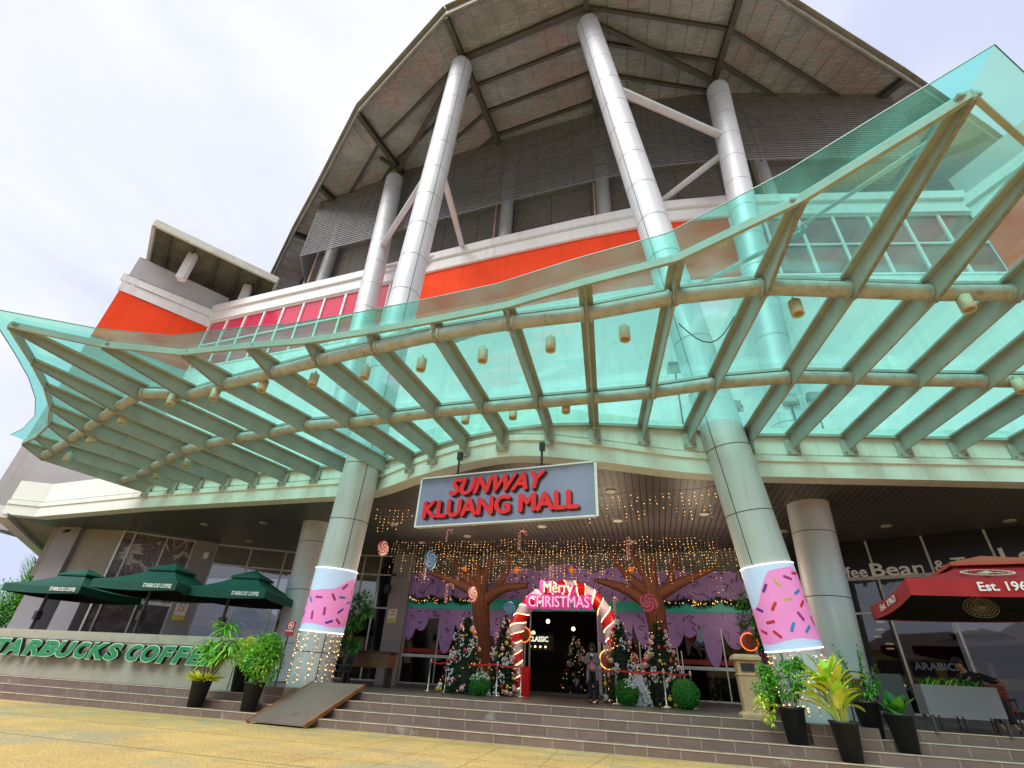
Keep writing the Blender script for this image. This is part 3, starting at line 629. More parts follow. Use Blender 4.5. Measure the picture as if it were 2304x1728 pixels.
for i in range(NR):
    T1f.append(crossP(i, P1x) or crossY(i, c1)); T2f.append(crossP(i, P2x) or crossY(i, c2))
T1f = [.28 if t is None or t < .04 else t for t in T1f]; T2f = [min(.93, max(T1f[i]+.12, .62 if t is None else t)) for i, t in enumerate(T2f)]
for i in range(NR):
    a, b = O3[i].copy(), I3[i].copy(); a.z = CZ; d = (b-a); d.z = 0; ln = d.length; d.normalize(); side = Vector((-d.y, d.x, 0))
    mb = MB(); th = .045
    # web: tapered fin, deeper from the first pipe inwards
    G_ = lambda t: glz(t, i); prof = [(0, G_(0)-.02, G_(0)-.16), (T1f[i], G_(T1f[i])-.02, G_(T1f[i])-.48), (T2f[i], G_(T2f[i])-.02, G_(T2f[i])-.50), (1, b.z+.39, b.z-.09)]
    for (ta, za, zb), (tb, zc, zd) in zip(prof[:-1], prof[1:]):
        p, q = a.lerp(b, ta), a.lerp(b, tb); P = []
        for pt, z in ((p, zb), (q, zd), (q, zc), (p, za)): P.append(Vector((pt.x, pt.y, z)))
        mb.slab([v-side*th/2 for v in P], side*th, 0)
    # top flange
    p, q = a.copy(), b.copy(); p.z = G_(0)-.03; q.z = b.z+.38; mb.beam(p, q, .28, .05)
    # rusty lower edge of the outer taper
    p = a.copy(); p.z = G_(0)-.17; q = a.lerp(b, T1f[i]); q.z = G_(T1f[i])-.49; mb.beam(p, q, .06, .03, 1)
    o = mb.build('rib', [M_steel, M_rust], C)
    br = MB(); c0 = I3[i].copy(); fy = Vector((c0.x, c0.y, c0.z-.03))-d*.03; br.box(fy, (.36, .05, .46), math.atan2(side.y, side.x)+math.pi if False else 0)
    for dx in (-.12, .12):
        br.tube([fy+Vector((dx, -.03, -.15)), fy+Vector((dx, -.06, -.15))], .025, 6, 1)
    br.build('bracket', [M_steel, M_rust], o)
# edge beam and pipes between ribs
eb = MB()
for i in range(NR-1):
    a, b = O3[i].copy(), O3[i+1].copy(); a.z = b.z = glz(0, 0)-.06; eb.beam(a, b, .07, .17)
eb.build('edge_beam', M_steel, C)
for tf, nm in ((T1f, .15), (T2f, .15)):
    for i in range(NR-1):
        mb = MB(); a = onrib(i, tf[i]); b = onrib(i+1, tf[i+1]); a.z = glz(tf[i], i)-.26; b.z = glz(tf[i+1], i+1)-.26
        mb.tube([a, b], nm, 16); 
        for t in (.04, .96): c_ = a.lerp(b, t); mb.tube([c_-(b-a).normalized()*.03, c_+(b-a).normalized()*.03], nm+.025, 16)
        mb.build('pipe', M_steel2, C)
# glazing bars + glass, bay by bay
gb = MB()
STRIP = .56
cen = Vector((0, 0, 0))
def outn(i):
    a = O3[max(i-1, 0)]; b = O3[min(i+1, NR-1)]; t_ = (b-a).normalized(); n_ = Vector((t_.y, -t_.x, 0)); return n_
for i in range(NR-1):
    g_ = MB(); fr = [0, T1f[i], T2f[i], 1]; fr2 = [0, T1f[i+1], T2f[i+1], 1]
    for k in range(3):
        a, b, c_, d_ = onrib(i, fr[k]), onrib(i+1, fr2[k]), onrib(i+1, fr2[k+1]), onrib(i, fr[k+1])
        a.z = glz(fr[k], i); b.z = glz(fr2[k], i+1); c_.z = glz(fr2[k+1], i+1); d_.z = glz(fr[k+1], i)
        g_.add([a, b, c_, d_], ((0, 1, 2), (0, 2, 3)), 0)
        if k: gb.beam(a-Vector((0, 0, .05)), b-Vector((0, 0, .05)), .12, .07)
    gb.beam(Vector((*I3[i].xy, I3[i].z+.35)), Vector((*I3[i+1].xy, I3[i+1].z+.35)), .16, .08)
    a, b = O3[i].copy(), O3[i+1].copy(); na, nb = outn(i), outn(i+1)
    if i == 6 or i == 17: na = ((outn(i-1)+outn(i+1))).normalized()*.95
    if i+1 == 6 or i+1 == 17: nb = ((outn(i)+outn(i+2))).normalized()*.95
    a.z = b.z = glz(0, 0)+.004; q1 = a+na*STRIP*(.8 if i < 6 or i > 17 else 1); q2 = b+nb*STRIP*(.8 if i+1 < 6 or i+1 > 17 else 1); q1.z = q2.z = glz(0, 0)+.05
    g_.add([a, q1, q2, b], ((0, 1, 2, 3),), 0)
    g_.beam(q1, q2, .012, .02, 1)
    g_.build('glass_pane', [M_glassC, pm('glass_edge', (.02, .16, .14), .3)], C)
gb.build('glazing_bar', M_steel, C)
cream = pm('yellowed_lamp_casing', (.56, .50, .36), .5, var=.12, scale=8, stain=((.5, .3, .08), 9, .6, .6))
zc = lambda L_: [(600+x/2.458, 550+y/2.458) for x, y in L_]
z3 = lambda L_: [(x/2.37, 450+y/2.37) for x, y in L_]
for x, y in zc([(258, 765), (545, 725), (855, 680), (1195, 630), (1570, 570), (1980, 510), (1100, 975), (1362, 950), (1655, 915)])+z3([(915, 1080), (1145, 1050), (1400, 1005), (655, 1180), (487, 1285), (357, 1385), (997, 1408), (835, 1480)])+[(1792, 700), (2175, 690), (2295, 875)]:
    v = onz(x, y-4, 7.26); v.z = 7.26; mb = MB(); mb.lathe((v.x, v.y, 7.10), [(.08, .05), (.108, .03), (.112, .08), (.112, .34), (.001, .35)], 18, 0); mb.lathe((v.x, v.y, 7.105), [(.001, .06), (.085, .05)], 14, 1); mb.tube([(v.x, v.y, 7.43), (v.x, v.y, 7.55)], .025, 6)
    mb.build('cylinder_lamp', [cream, pm('lamp_lens', (.35, .27, .16), .3)], C)
# tie rods standing above the glass
for (a, b, ya, yb) in (((1060, 739), (864, 772), 15.5, 9.5), ((1208, 709), (1023, 766), 15.5, 9.5), ((1369, 684), (1478, 666), 15.0, 13.0), ((1551, 651), (1808, 520), 16.5, 9.0), ((1804, 508), (2094, 318), 16, 8.5)):
    p, q = ony(*a, ya), ony(*b, yb); mb = MB(); mb.tube([p, q], .07, 10); mb.box(p, (.3, .08, .3)); mb.build('tie_rod', M_steel2, C)
# loose cables under the canopy
for (xa, xb, sag) in ((1527, 1652, 34), (1320, 1330, 26), (890, 990, 12), (1690, 1760, 12), (1850, 1905, 8), (2110, 2170, 8)):
    p, q = onz(xa, 1008 if xa > 1500 else 1005, 7.5), onz(xb, 1008, 7.5)
    if xa == 1527: p, q = onz(xa, 728, 7.6), onz(xb, 712, 7.6)
    pts = [p.lerp(q, t/8)-Vector((0, 0, math.sin(math.pi*t/8)*sag/60)) for t in range(9)]; cb = MB(); cb.tube(pts, .012, 5); cb.build('loose_cable', M_black, C)
# ================================================================== SIGNS
S = thing('mall_sign', 'hanging grey blue mall name sign reading SUNWAY KLUANG MALL in red letters', 'sign', (-3.4, 11.8, 5.2))
sl0, sl1 = Vector((-5.93, 12.12, 4.53)), Vector((-1.06, 11.5, 4.53)); sh = 1.36; sdx = (sl1-sl0); sw = sdx.length; sdx.normalize(); sn = Vector((sdx.y, -sdx.x, 0))
mid_ = (sl0+sl1)/2+Vector((0, 0, sh/2)); ang = math.atan2(sdx.y, sdx.x)
mb = MB(); mb.box(mid_, (sw, .10, sh), ang); mb.build('panel', pm('mirror_panel', (.24, .27, .35), .12, metal=.55, var=.1, scale=.8), S)
mb = MB()
for a, b in (((0, 0), (sw, 0)), ((0, sh), (sw, sh)), ((0, 0), (0, sh)), ((sw, 0), (sw, sh))):
    mb.beam(sl0+sdx*a[0]+Vector((0, 0, a[1])), sl0+sdx*b[0]+Vector((0, 0, b[1])), .14, .035)
mb.build('frame', M_wht, S)
rl = pm('red_letter', (.92, .010, .016), .35, var=.04); M_drk = pm('letter_return', (.10, .01, .015), .5)
def sign_word(txt, u0, v0, wd, h, shear):
    mb = MB()
    for dx, dz, th in ((-.034, 0, .085), (.034, 0, .088), (0, .024, .091), (0, -.024, .094)): put_text(mb, txt, sl0+sdx*(u0*sw+dx)+sn*.07+Vector((0, 0, v0*sh+dz)), sdx, wd*sw, h*sh, th, 0, shear, 0, mi_side=1)
    mb.build('lettering', [rl, M_drk], S)
sign_word('SUNWAY', .2, .56, .55, .33, .30); sign_word('KLUANG MALL', .05, .14, .87, .33, 0)
for u in (.22, .72):
    p = sl0+sdx*u*sw+Vector((0, 0, sh)); mb = MB(); mb.tube([p, p+Vector((0, 0, .55))], .03, 8); mb.box(p+Vector((0, .03, .6)), (.14, .12, .22)); mb.build('hanger', M_black, S)
# low sign wall of the left cafe
W_ = thing('sign_wall', 'low concrete wall with raised green STARBUCKS COFFEE letters beside the steps', 'wall', (-18, 13.6, .5))
conc = pm('stained_concrete', (.36, .35, .29), .85, var=.12, scale=1.5, bump=.3, stain=[((.30, .28, .22), 1.6, .54, .5), ((.2, .24, .15), 4, .62, .4)])
mb = MB(); mb.ab((-30, 13.42, .5), (-11.55, 13.72, 1.76)); mb.ab((-30, 13.40, 1.55), (-11.52, 13.74, 1.80)); mb.build('wall', conc, W_)
gl_ = pm('green_letter', (.0, .21, .075), .4, var=.05); wed = pm('letter_edge', (.50, .70, .58), .4); blk2 = pm('letter_side', (.015, .018, .02), .5)
lpx = [('S', -36, 0), ('T', -9, 32), ('A', 9, 62), ('R', 55, 104), ('B', 90, 140), ('U', 128, 179), ('C', 168, 211), ('K', 199, 250), ('S', 236, 282), ('C', 284, 328), ('O', 318, 366), ('F', 356, 401), ('F', 389, 436), ('E', 422, 466), ('E', 454, 496)]
for ch, x0_, x1_ in lpx:
    xa_ = ony(x0_, 1470+x0_*.064, 13.28).x; xb_ = ony(x1_, 1470+x1_*.064-20, 13.28).x; w0 = xb_-xa_-.02
    mb = MB(); put_text(mb, ch, (xa_, 13.28, 1.05), (1, 0, 0), w0, .47, .12, .06, .22, 1, mi_side=2)
    put_text(mb, ch, (xa_+.03, 13.27, 1.075), (1, 0, 0), w0-.06, .42, .12, .04, .22, 0, mi_side=0)
    mb.build('letter', [gl_, wed, blk2], W_)
mb = MB(); mb.ab((-11.5, 13.4, .5), (-10.9, 14.1, 1.72)); mb.build('end_block', conc, W_)
# ================================================================== COLUMN WRAPS AND LIGHTS
def wrap(loc_p, loc_q, z0, z1, r, label, a0, a1):
    T = thing('pillar_wrap', label, 'banner', loc_p, 'sprinkle printed wraps on the front columns')
    p, q = Vector(loc_p), Vector(loc_q); d = (q-p).normalized(); x = Vector((1, 0, 0)); x = (x-d*x.dot(d)).normalized(); y = d.cross(x)
    pA, pB = colat(p, q, z0), colat(p, q, z1); n = 64; m = 30; ln = (pB-pA).length; mb = MB(); vs = []
    def P(a, t, rr): c_ = pA.lerp(pB, t); return c_+(x*math.cos(a)+y*math.sin(a))*rr
    vs = [P(2*math.pi*k/n, i/m, r) for i in range(m+1) for k in range(n)]
    for i in range(m):
        for k in range(n): mb.f.append((i*n+k, i*n+(k+1) % n, (i+1)*n+(k+1) % n, (i+1)*n+k)); mb.m.append(0); mb.sm.append(True)
    mb.v = [tuple(v) for v in vs]
    aL = math.atan2(-p.y, -p.x)-math.pi/2   # left visible edge as seen from the forecourt
    def top(a):
        u = ((a-aL) % (2*math.pi))/math.pi*1.0; T_ = a0
        for (u0, t0), (u1, t1) in zip(T_[:-1], T_[1:]):
            if u <= u1: f_ = (u-u0)/(u1-u0); f_ = f_*f_*(3-2*f_); return lerp(t0, t1, f_)
        return T_[-1][1]
    N2 = 120; q_ = []
    for k in range(N2+1): a = 2*math.pi*k/N2; q_.append((P(a, .10+.02*math.sin(a*3), r+.004), P(a, top(a), r+.004)))
    for k in range(N2):
        for j in range(12): mb.add([q_[k][0].lerp(q_[k][1], j/12), q_[k+1][0].lerp(q_[k+1][1], j/12), q_[k+1][0].lerp(q_[k+1][1], (j+1)/12), q_[k][0].lerp(q_[k][1], (j+1)/12)], ((0, 1, 2, 3),), 1, True)
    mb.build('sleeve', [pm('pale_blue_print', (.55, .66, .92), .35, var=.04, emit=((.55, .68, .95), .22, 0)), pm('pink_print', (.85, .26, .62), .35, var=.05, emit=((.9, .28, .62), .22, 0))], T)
    # smooth wavy edges as thin raised strips of pink and white
    sp = MB(); r2 = random.Random(int(abs(p.x)*10)); cols = 5; pts = []; tries = 0
    while len(pts) < 46 and tries < 900:
        tries += 1; a = r2.uniform(0, 6.28); t = r2.uniform(.16, .86)
        if t > top(a)-.06: continue
        if any(abs(((a-b+3.14) % 6.28)-3.14)*r < .25 and abs(t-u)*ln < .25 for b, u in pts): continue
        pts.append((a, t)); th = r2.uniform(0, 3.14); hl, hw = .115, .036; ps = []
        for j in range(10):
            ph = 2*math.pi*j/10; u = math.copysign(hl-hw, math.cos(ph))+hw*math.cos(ph); v = hw*math.sin(ph)
            da = (u*math.cos(th)-v*math.sin(th))/r; dt = (u*math.sin(th)+v*math.cos(th))/ln; ps.append((a+da, t+dt))
        sp.add([P(aa, tt, r+.010) for aa, tt in ps]+[P(a, t, r+.014)], [(q, (q+1) % 10, 10) for q in range(10)], r2.randrange(cols))
    sp.build('sprinkle_print', [pm('sprinkle_red', (.75, .04, .05), .4), pm('sprinkle_blue', (.04, .30, .75), .4), pm('sprinkle_yellow', (.85, .55, .22), .4), pm('sprinkle_violet', (.22, .04, .42), .4), pm('sprinkle_magenta', (.5, .03, .3), .4)], T)
    for t in (0, 1): e_ = MB(); e_.tube([P(2*math.pi*k/40, t, r+.006) for k in range(41)], .012, 5, cap=False); e_.build('light_hem', pm('hem_light', (1, .97, .95), .4, emit=((1, .95, .95), 1.4, 0)), T)
wrap((-9.5, 14.15, .68), (-7.75, 12.75, 31.0), 2.08, 3.78, .625, 'pink and blue sprinkle wrap around the left front column', [(0, .66), (.15, .62), (.45, .66), (.85, .88), (1.3, .7), (2.0, .66)], 0)
wrap((3.35, 14.35, .68), (-.5, 12.45, 31.2), 2.08, 3.92, .625, 'pink and blue sprinkle wrap around the right front column', [(0, .52), (.18, .50), (.55, .92), (.8, .94), (1.3, .6), (2.0, .52)], 0)
def net(p, q, z0, z1, r, label):
    T = thing('fairy_lights', label, 'string lights', p, 'fairy lights wound round the front columns'); p, q = Vector(p), Vector(q); r2 = random.Random(int(abs(p.x)*7)); d = (q-p).normalized()
    for k in range(24):
        a = 2*math.pi*k/24+r2.uniform(-.12, .12); w1 = MB(); b1 = MB(); pts = []
        n = 9
        for j in range(n):
            z = lerp(z1, z0, (j+r2.random()*.8)/n); c_ = colat(p, q, z); aa = a+r2.uniform(-.05, .05); pt = c_+Vector((math.cos(aa)*(r+.012), math.sin(aa)*(r+.012), 0)); pts.append(pt)
            b1.octa(pt, r2.choice((.008, .013, .02)), 1)
        b1.tube(pts, .003, 4, 0, False); b1.build('strand', [M_black, M_warm], T)
net((-9.5, 14.15, .68), (-7.75, 12.75, 31.0), .75, 2.02, .6, 'warm fairy lights round the foot of the left front column')
net((3.35, 14.35, .68), (-.5, 12.45, 31.2), .75, 2.02, .6, 'warm fairy lights round the foot of the right front column')
# icicle light rows under the soffit
wire = pm('light_wire', (.10, .08, .06), .6)
def icicles(y0, y1, x0, x1, n, lmin, lmax, label, seed, zt=6.36):
    T = thing('icicle_lights', label, 'string lights', ((x0+x1)/2, (y0+y1)/2, zt), 'icicle light curtains under the soffit'); r2 = random.Random(seed); top = []
    for k in range(n+1):
        t = k/n; x = lerp(x0, x1, t); y = lerp(y0, y1, t); zz = zt-.10*abs(math.sin(t*math.pi*5)); top.append((x, y, zz))
        if k == n: break
        L0 = r2.uniform(lmin, lmax); m = int(L0/.11); b1 = MB(); pts = [Vector((x, y, zz))]
        for j in range(1, m+1):
            pt = Vector((x+r2.uniform(-.02, .02), y+r2.uniform(-.02, .02), zz-j*.11)); pts.append(pt)
            if r2.random() < .85: b1.octa(pt, r2.choice((.006, .010, .016)), 1)
        b1.tube(pts, .0035, 3, 0, False); b1.build('strand', [wire, M_warm], T)
    MB().tube(top, .007, 5).build('lead_wire', wire, T)
icicles(15.8, 14.75, -9.4, 2.5, 64, .35, 1.0, 'front row of icicle lights just behind the curved fascia', 3)
icicles(20.4, 20.1, -11.0, 2.8, 92, .7, 1.9, 'middle row of icicle lights, the longest and densest', 5)
icicles(22.3, 22.0, -9.5, 4.2, 80, .5, 1.9, 'rear row of icicle lights close to the purple wall', 9)
for i, (x, y) in enumerate(((-8.2, 18.8), (-4.6, 18.6), (-1.2, 18.6), (2.0, 18.8))):  # added fill lamps without fittings, they brighten the entrance recess
    ld = bpy.data.lights.new('entrance_fill', 'POINT'); ld.energy = 85; ld.color = (1, .78, .55); ld.shadow_soft_size = .5; lo = bpy.data.objects.new('entrance_fill', ld); lo.location = (x, y, 4.7); COL.objects.link(lo)
# ================================================================== PARASOLS
def parasol(name, label, cat, c, half, rz, eave, rise, vh, mats, text, pole_at, vent=.34, group=None, round_vent=False):
    """square two-tier parasol; c = ground point under the middle of the canopy"""
    T = thing(name, label, cat, (c[0], c[1], PZ), group); M = Matrix.Rotation(rz, 3, 'Z'); C0 = Vector((c[0], c[1], 0))
    def W(x, y, z): return C0+M@Vector((x, y, 0))+Vector((0, 0, z))
    h = half; ap = eave+vh+rise; mb = MB(); li = MB(); n = 8
    cor = [(-h, -h), (h, -h), (h, h), (-h, h)]; vr = vent+.04
    for s in range(4):
        a, b = cor[s], cor[(s+1) % 4]; G = []
        for j in range(n+1):
            row = []
            for i in range(n+1):
                t = i/n; ex, ey = lerp(a[0], b[0], t), lerp(a[1], b[1], t); f_ = j/n; k = lerp(1, vr*.55, f_)
                sag = -.09*math.sin(math.pi*f_)*1 - .05*math.sin(math.pi*t)*(1-f_)
                row.append(W(ex*k*(1-.02*math.sin(math.pi*t)*(1-f_)), ey*k*(1-.02*math.sin(math.pi*t)*(1-f_)), lerp(eave+vh, ap, f_)+sag))
            G.append(row)
        base = len(mb.v); mb.v += [tuple(v) for r_ in G for v in r_]
        for j in range(n):
            for i in range(n): q = base+j*(n+1)+i; mb.f.append((q, q+1, q+n+2, q+n+1)); mb.m.append(0); mb.sm.append(False)
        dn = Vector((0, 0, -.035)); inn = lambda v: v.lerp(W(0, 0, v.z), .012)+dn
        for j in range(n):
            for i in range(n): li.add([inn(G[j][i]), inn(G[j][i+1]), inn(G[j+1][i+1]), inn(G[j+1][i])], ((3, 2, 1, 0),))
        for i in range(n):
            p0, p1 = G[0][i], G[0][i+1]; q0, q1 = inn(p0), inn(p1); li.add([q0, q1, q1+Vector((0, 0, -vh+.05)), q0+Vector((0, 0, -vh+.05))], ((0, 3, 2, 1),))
            mb.add([p0, p1, p1+Vector((0, 0, -vh)), p0+Vector((0, 0, -vh))], ((0, 3, 2, 1),), 0)
    can = mb.build('canopy', mats[0], T)
    li.build('underside_shade', pm('painted_shade', (.006, .006, .008), .9), T)  # added black sheet, stands in for the deep shade under the canopy
    v_ = MB(); vh2 = h*vent; z_ = ap+.02
    cc = [W(x*vent*1.08, y*vent*1.08, ap-.05) for x, y in cor]; tp = W(0, 0, ap+.24)
    for s in range(4): v_.add([cc[s], cc[(s+1) % 4], tp], ((0, 1, 2),), 0); v_.add([cc[s], cc[(s+1) % 4], cc[(s+1) % 4]-Vector((0, 0, .07)), cc[s]-Vector((0, 0, .07))], ((0, 3, 2, 1),), 0)
    v_.build('vent_cap', mats[1], T)
    pb = MB(); px, py = pole_at; P0 = W(px, py, PZ); P1_ = W(px, py, eave+.25); pb.tube([P0, P1_], .055, 12); pb.box(P0+Vector((0, 0, .05)), (.7, .7, .1)); pb.box(W(px, py, eave-.75), (.16, .2, .3)); pb.build('pole', M_dark, T)
    rb = MB()
    for x, y in cor: rb.beam(W(x*.97, y*.97, eave+vh-.04), W(0, 0, ap-.25), .035, .05)
    for x, y in ((0, -h), (h, 0), (0, h), (-h, 0)): rb.beam(W(x*.97, y*.97, eave+vh-.08), W(0, 0, ap-.27), .03, .04)
    rb.beam(P1_-Vector((0, 0, .1)), W(0, 0, ap-.32), .05, .06); rb.build('rib_frame', M_dark, T)
    if text:
        for (txt, side, u0, u1, th) in text:
            tb = MB(); a, b = cor[side], cor[(side+1) % 4]; nx, ny = (b[1]-a[1]), -(b[0]-a[0]); l_ = math.hypot(nx, ny); nx /= l_; ny /= l_
            o_ = W(lerp(a[0], b[0], u0)+nx*.012, lerp(a[1], b[1], u0)+ny*.012, eave+.055); e_ = W(lerp(a[0], b[0], u1), lerp(a[1], b[1], u1), 0); s_ = W(lerp(a[0], b[0], u0), lerp(a[1], b[1], u0), 0)
            put_text(tb, txt, o_, e_-s_, (e_-s_).length, th, .006, .02, 0); tb.build('lettering', M_wht, T)
    return T, W
gfab = pm('green_canvas', (.003, .072, .052), .75, var=.1, scale=2); gfab2 = pm('green_canvas_cap', (.003, .085, .06), .75, var=.1, scale=2)
rz_u = R_(50.7)
GRP = 'green cafe parasols on the left terrace'
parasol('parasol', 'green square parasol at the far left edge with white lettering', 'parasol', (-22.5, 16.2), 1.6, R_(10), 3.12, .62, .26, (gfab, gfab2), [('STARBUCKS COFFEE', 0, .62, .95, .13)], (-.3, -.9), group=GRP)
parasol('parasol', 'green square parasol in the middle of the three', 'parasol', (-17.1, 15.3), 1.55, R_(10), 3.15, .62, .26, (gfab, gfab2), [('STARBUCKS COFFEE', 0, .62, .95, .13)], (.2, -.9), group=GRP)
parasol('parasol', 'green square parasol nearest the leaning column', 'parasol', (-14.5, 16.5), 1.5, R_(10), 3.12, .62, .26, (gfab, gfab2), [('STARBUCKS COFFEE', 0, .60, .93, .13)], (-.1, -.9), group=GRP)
rfab = pm('red_canvas', (.42, .010, .020), .7, var=.12, scale=2); rfab2 = pm('faded_red_canvas', (.52, .09, .05), .75, var=.12, scale=2)
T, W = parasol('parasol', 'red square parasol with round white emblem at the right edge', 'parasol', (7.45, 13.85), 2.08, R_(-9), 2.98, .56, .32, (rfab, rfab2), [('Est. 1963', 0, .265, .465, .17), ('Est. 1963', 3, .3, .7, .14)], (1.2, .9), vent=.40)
em = MB()
def ring3(mbx, cen_, ux, uy, rx, ry, wd, mi=0, n=36, off_=None):
    A_ = [cen_+ux*rx*math.cos(2*math.pi*k/n)+uy*ry*math.sin(2*math.pi*k/n) for k in range(n)]; B_ = [cen_+ux*(rx-wd)*math.cos(2*math.pi*k/n)+uy*(ry-wd)*math.sin(2*math.pi*k/n) for k in range(n)]
    for k in range(n): mbx.add([A_[k], A_[(k+1) % n], B_[(k+1) % n], B_[k]], ((0, 1, 2, 3),), mi)
slope = Vector((0, 1.55, .50)).normalized(); Mr = Matrix.Rotation(R_(-9), 3, 'Z'); ux = Mr@Vector((1, 0, 0)); uy = Mr@slope
ce = W(-.55, -1.52, 2.98+.32+.175)
ring3(em, ce, ux, uy, .42, .42, .03); ring3(em, ce, ux, uy, .34, .34, .012)
r2 = random.Random(4)
for k in range(26):
    a = 2*math.pi*k/26; p = ce+ux*.375*math.cos(a)+uy*.375*math.sin(a); d = (ux*math.cos(a)+uy*math.sin(a))*.022; e_ = (uy*math.cos(a)-ux*math.sin(a))*.012
    em.add([p-d-e_, p+d-e_, p+d+e_, p-d+e_], ((0, 1, 2, 3),))
for k in range(11):
    a = r2.uniform(0, 6.28); q = ce+(ux*math.cos(a)+uy*math.sin(a))*r2.uniform(.02, .22); b_ = r2.uniform(0, 3.1); u1 = ux*math.cos(b_)+uy*math.sin(b_); v1 = uy*math.cos(b_)-ux*math.sin(b_)
    em.add([q+u1*.10*math.cos(j*.785)+v1*.035*math.sin(j*.785) for j in range(8)], (tuple(range(8)),))
em.build('emblem', pm('emblem_white', (.75, .75, .62), .5), T)
F_ = thing('round_fan', 'round cage fan mounted under the red parasol', 'fan', (6.5, 12.9, 3.1)); mb = MB(); c_ = Vector((6.5, 12.8, 2.86))
for r in (.30, .24, .18, .12, .06): mb.tube([c_+Vector((r*math.cos(2*math.pi*k/28), -.05*(1-r/.3), r*.62*math.sin(2*math.pi*k/28))) for k in range(29)], .006, 4, cap=False)
for k in range(20):
    a = 2*math.pi*k/20; mb.tube([c_+Vector((0, -.06, 0)), c_+Vector((.3*math.cos(a), 0, .186*math.sin(a)))], .004, 4)
mb.build('cage', pm('fan_cage', (.28, .24, .16), .5), F_); mb = MB(); mb.lathe((6.5, 12.9, 2.80), [(.001, 0), (.09, .02), (.09, .12), (.001, .14)], 14); mb.tube([(6.5, 12.92, 2.85), (6.5, 13.0, 3.4)], .03, 8); mb.build('motor', M_dark, F_)
# ================================================================== CHRISTMAS ENTRANCE
def disc_tube(mb, pts, r, turns, n=24, sub_=6, mis=(0, 1), smooth=True, led=None, r0=None):
    pts = smooth_poly([tuple(p) for p in pts], sub_); pts = [Vector(p) for p in pts]; m = len(pts); acc = [0]
    for a, b in zip(pts[:-1], pts[1:]): acc.append(acc[-1]+(b-a).length)
    vs = []; fr_ = []
    for i, p in enumerate(pts):
        d = (pts[min(i+1, m-1)]-pts[max(i-1, 0)]).normalized(); y = Vector((0, 1, 0)); x = d.cross(y).normalized()
        fr_.append((x, y))
        for k in range(n): a = 2*math.pi*k/n; vs.append(p+(x*math.cos(a)+y*math.sin(a))*r)
    o = len(mb.v); mb.v += [tuple(v) for v in vs]
    for i in range(m-1):
        for k in range(n):
            ph = (acc[i]/acc[-1]*turns+k/n) % 1; mb.f.append(tuple(o+q for q in (i*n+k, i*n+(k+1) % n, (i+1)*n+(k+1) % n, (i+1)*n+k))); mb.m.append(mis[0] if ph < .5 else mis[1]); mb.sm.append(smooth)
    return pts, fr_, acc
A = thing('candy_arch', 'red and white striped candy cane arch with glowing edges over the doorway', 'arch', (-3.2, 20.2, PZ))
ap_ = [(-4.95, 20.2, .68), (-4.95, 20.2, 1.25), (-5.05, 20.2, 1.8), (-5.10, 20.2, 2.33), (-5.05, 20.2, 2.85), (-4.86, 20.2, 3.35), (-4.46, 20.2, 3.84), (-3.91, 20.2, 4.16), (-3.19, 20.2, 4.34), (-2.54, 20.2, 4.24), (-2.05, 20.2, 3.94), (-1.66, 20.2, 3.45), (-1.48, 20.2, 2.9), (-1.42, 20.2, 2.3), (-1.40, 20.2, 1.5), (-1.40, 20.2, .68)]
mb = MB(); pts, fr_, acc = disc_tube(mb, ap_, .265, 13, 32, 12)
mb.build('striped_tube', [pm('candy_red', (.72, .010, .012), .3), pm('candy_white', (.72, .60, .74), .4)], A)
lm = pm('led_edge', (1, .75, .4), .4, emit=((1, .62, .26), 3.2, 0))
for h in (0, .5):
    cur_ = []; lb = MB()
    for i, p in enumerate(pts):
        ph = (h-acc[i]/acc[-1]*13) % 1; a = 2*math.pi*ph; x, y = fr_[i]; q = p+(x*math.cos(a)+y*math.sin(a))*.272
        if math.sin(a) < .15: cur_.append(q)
        else:
            if len(cur_) > 1: lb = MB(); lb.tube(cur_, .014, 5); lb.build('led_line', lm, A)
            cur_ = []
    if len(cur_) > 1: lb = MB(); lb.tube(cur_, .014, 5); lb.build('led_line', lm, A)
mb = MB(); mb.ab((-4.82, 20.0, .68), (-4.50, 20.35, 1.6)); mb.build('foot_box', M_red, A)
G = thing('greeting_sign', 'pink and cream Merry CHRISTMAS sign fixed to the top of the candy arch', 'sign', (-3.35, 19.8, 3.95))
pkb = pm('hot_pink_glow', (.5, .02, .28), .4, emit=((1, .05, .42), .16, 0)); crm = pm('cream_letter', (.85, .78, .5), .4, emit=((.9, .8, .5), .35, 0)); pnk = pm('pink_letter', (.85, .45, .7), .4, emit=((1, .45, .75), .35, 0))
mb = MB(); put_text(mb, 'CHRISTMAS', (-4.58, 19.75, 3.50), (1, 0, 0), 2.46, .52, .05, .14, 0, 0, space=.9); put_text(mb, 'Merry', (-4.02, 19.76, 3.90), (1, 0, 0), 1.32, .62, .05, .12, 0, 0); mb.build('glow_backing', pkb, G)
mb = MB(); put_text(mb, 'CHRISTMAS', (-4.50, 19.71, 3.57), (1, 0, 0), 2.3, .38, .035, .015, 0, 0); mb.build('lettering', pnk, G)
mb = MB(); put_text(mb, 'Merry', (-3.93, 19.70, 3.95), (1, 0, 0), 1.14, .52, .035, .015, 0, 0); mb.build('lettering', crm, G)
bark = pm('brown_bark', (.13, .042, .020), .8, var=.45, scale=9, bump=1, bscale=16)
_t = bark.node_tree; _m = _t.nodes.new('ShaderNodeMapping'); _m.inputs['Scale'].default_value = (5, 5, .8)
for n_ in [n for n in _t.nodes if n.type == 'TEX_NOISE']:
    lk = n_.inputs['Vector'].links[0]; src_ = lk.from_socket; _t.links.new(src_, _m.inputs[0]); _t.links.new(_m.outputs[0], n_.inputs['Vector'])
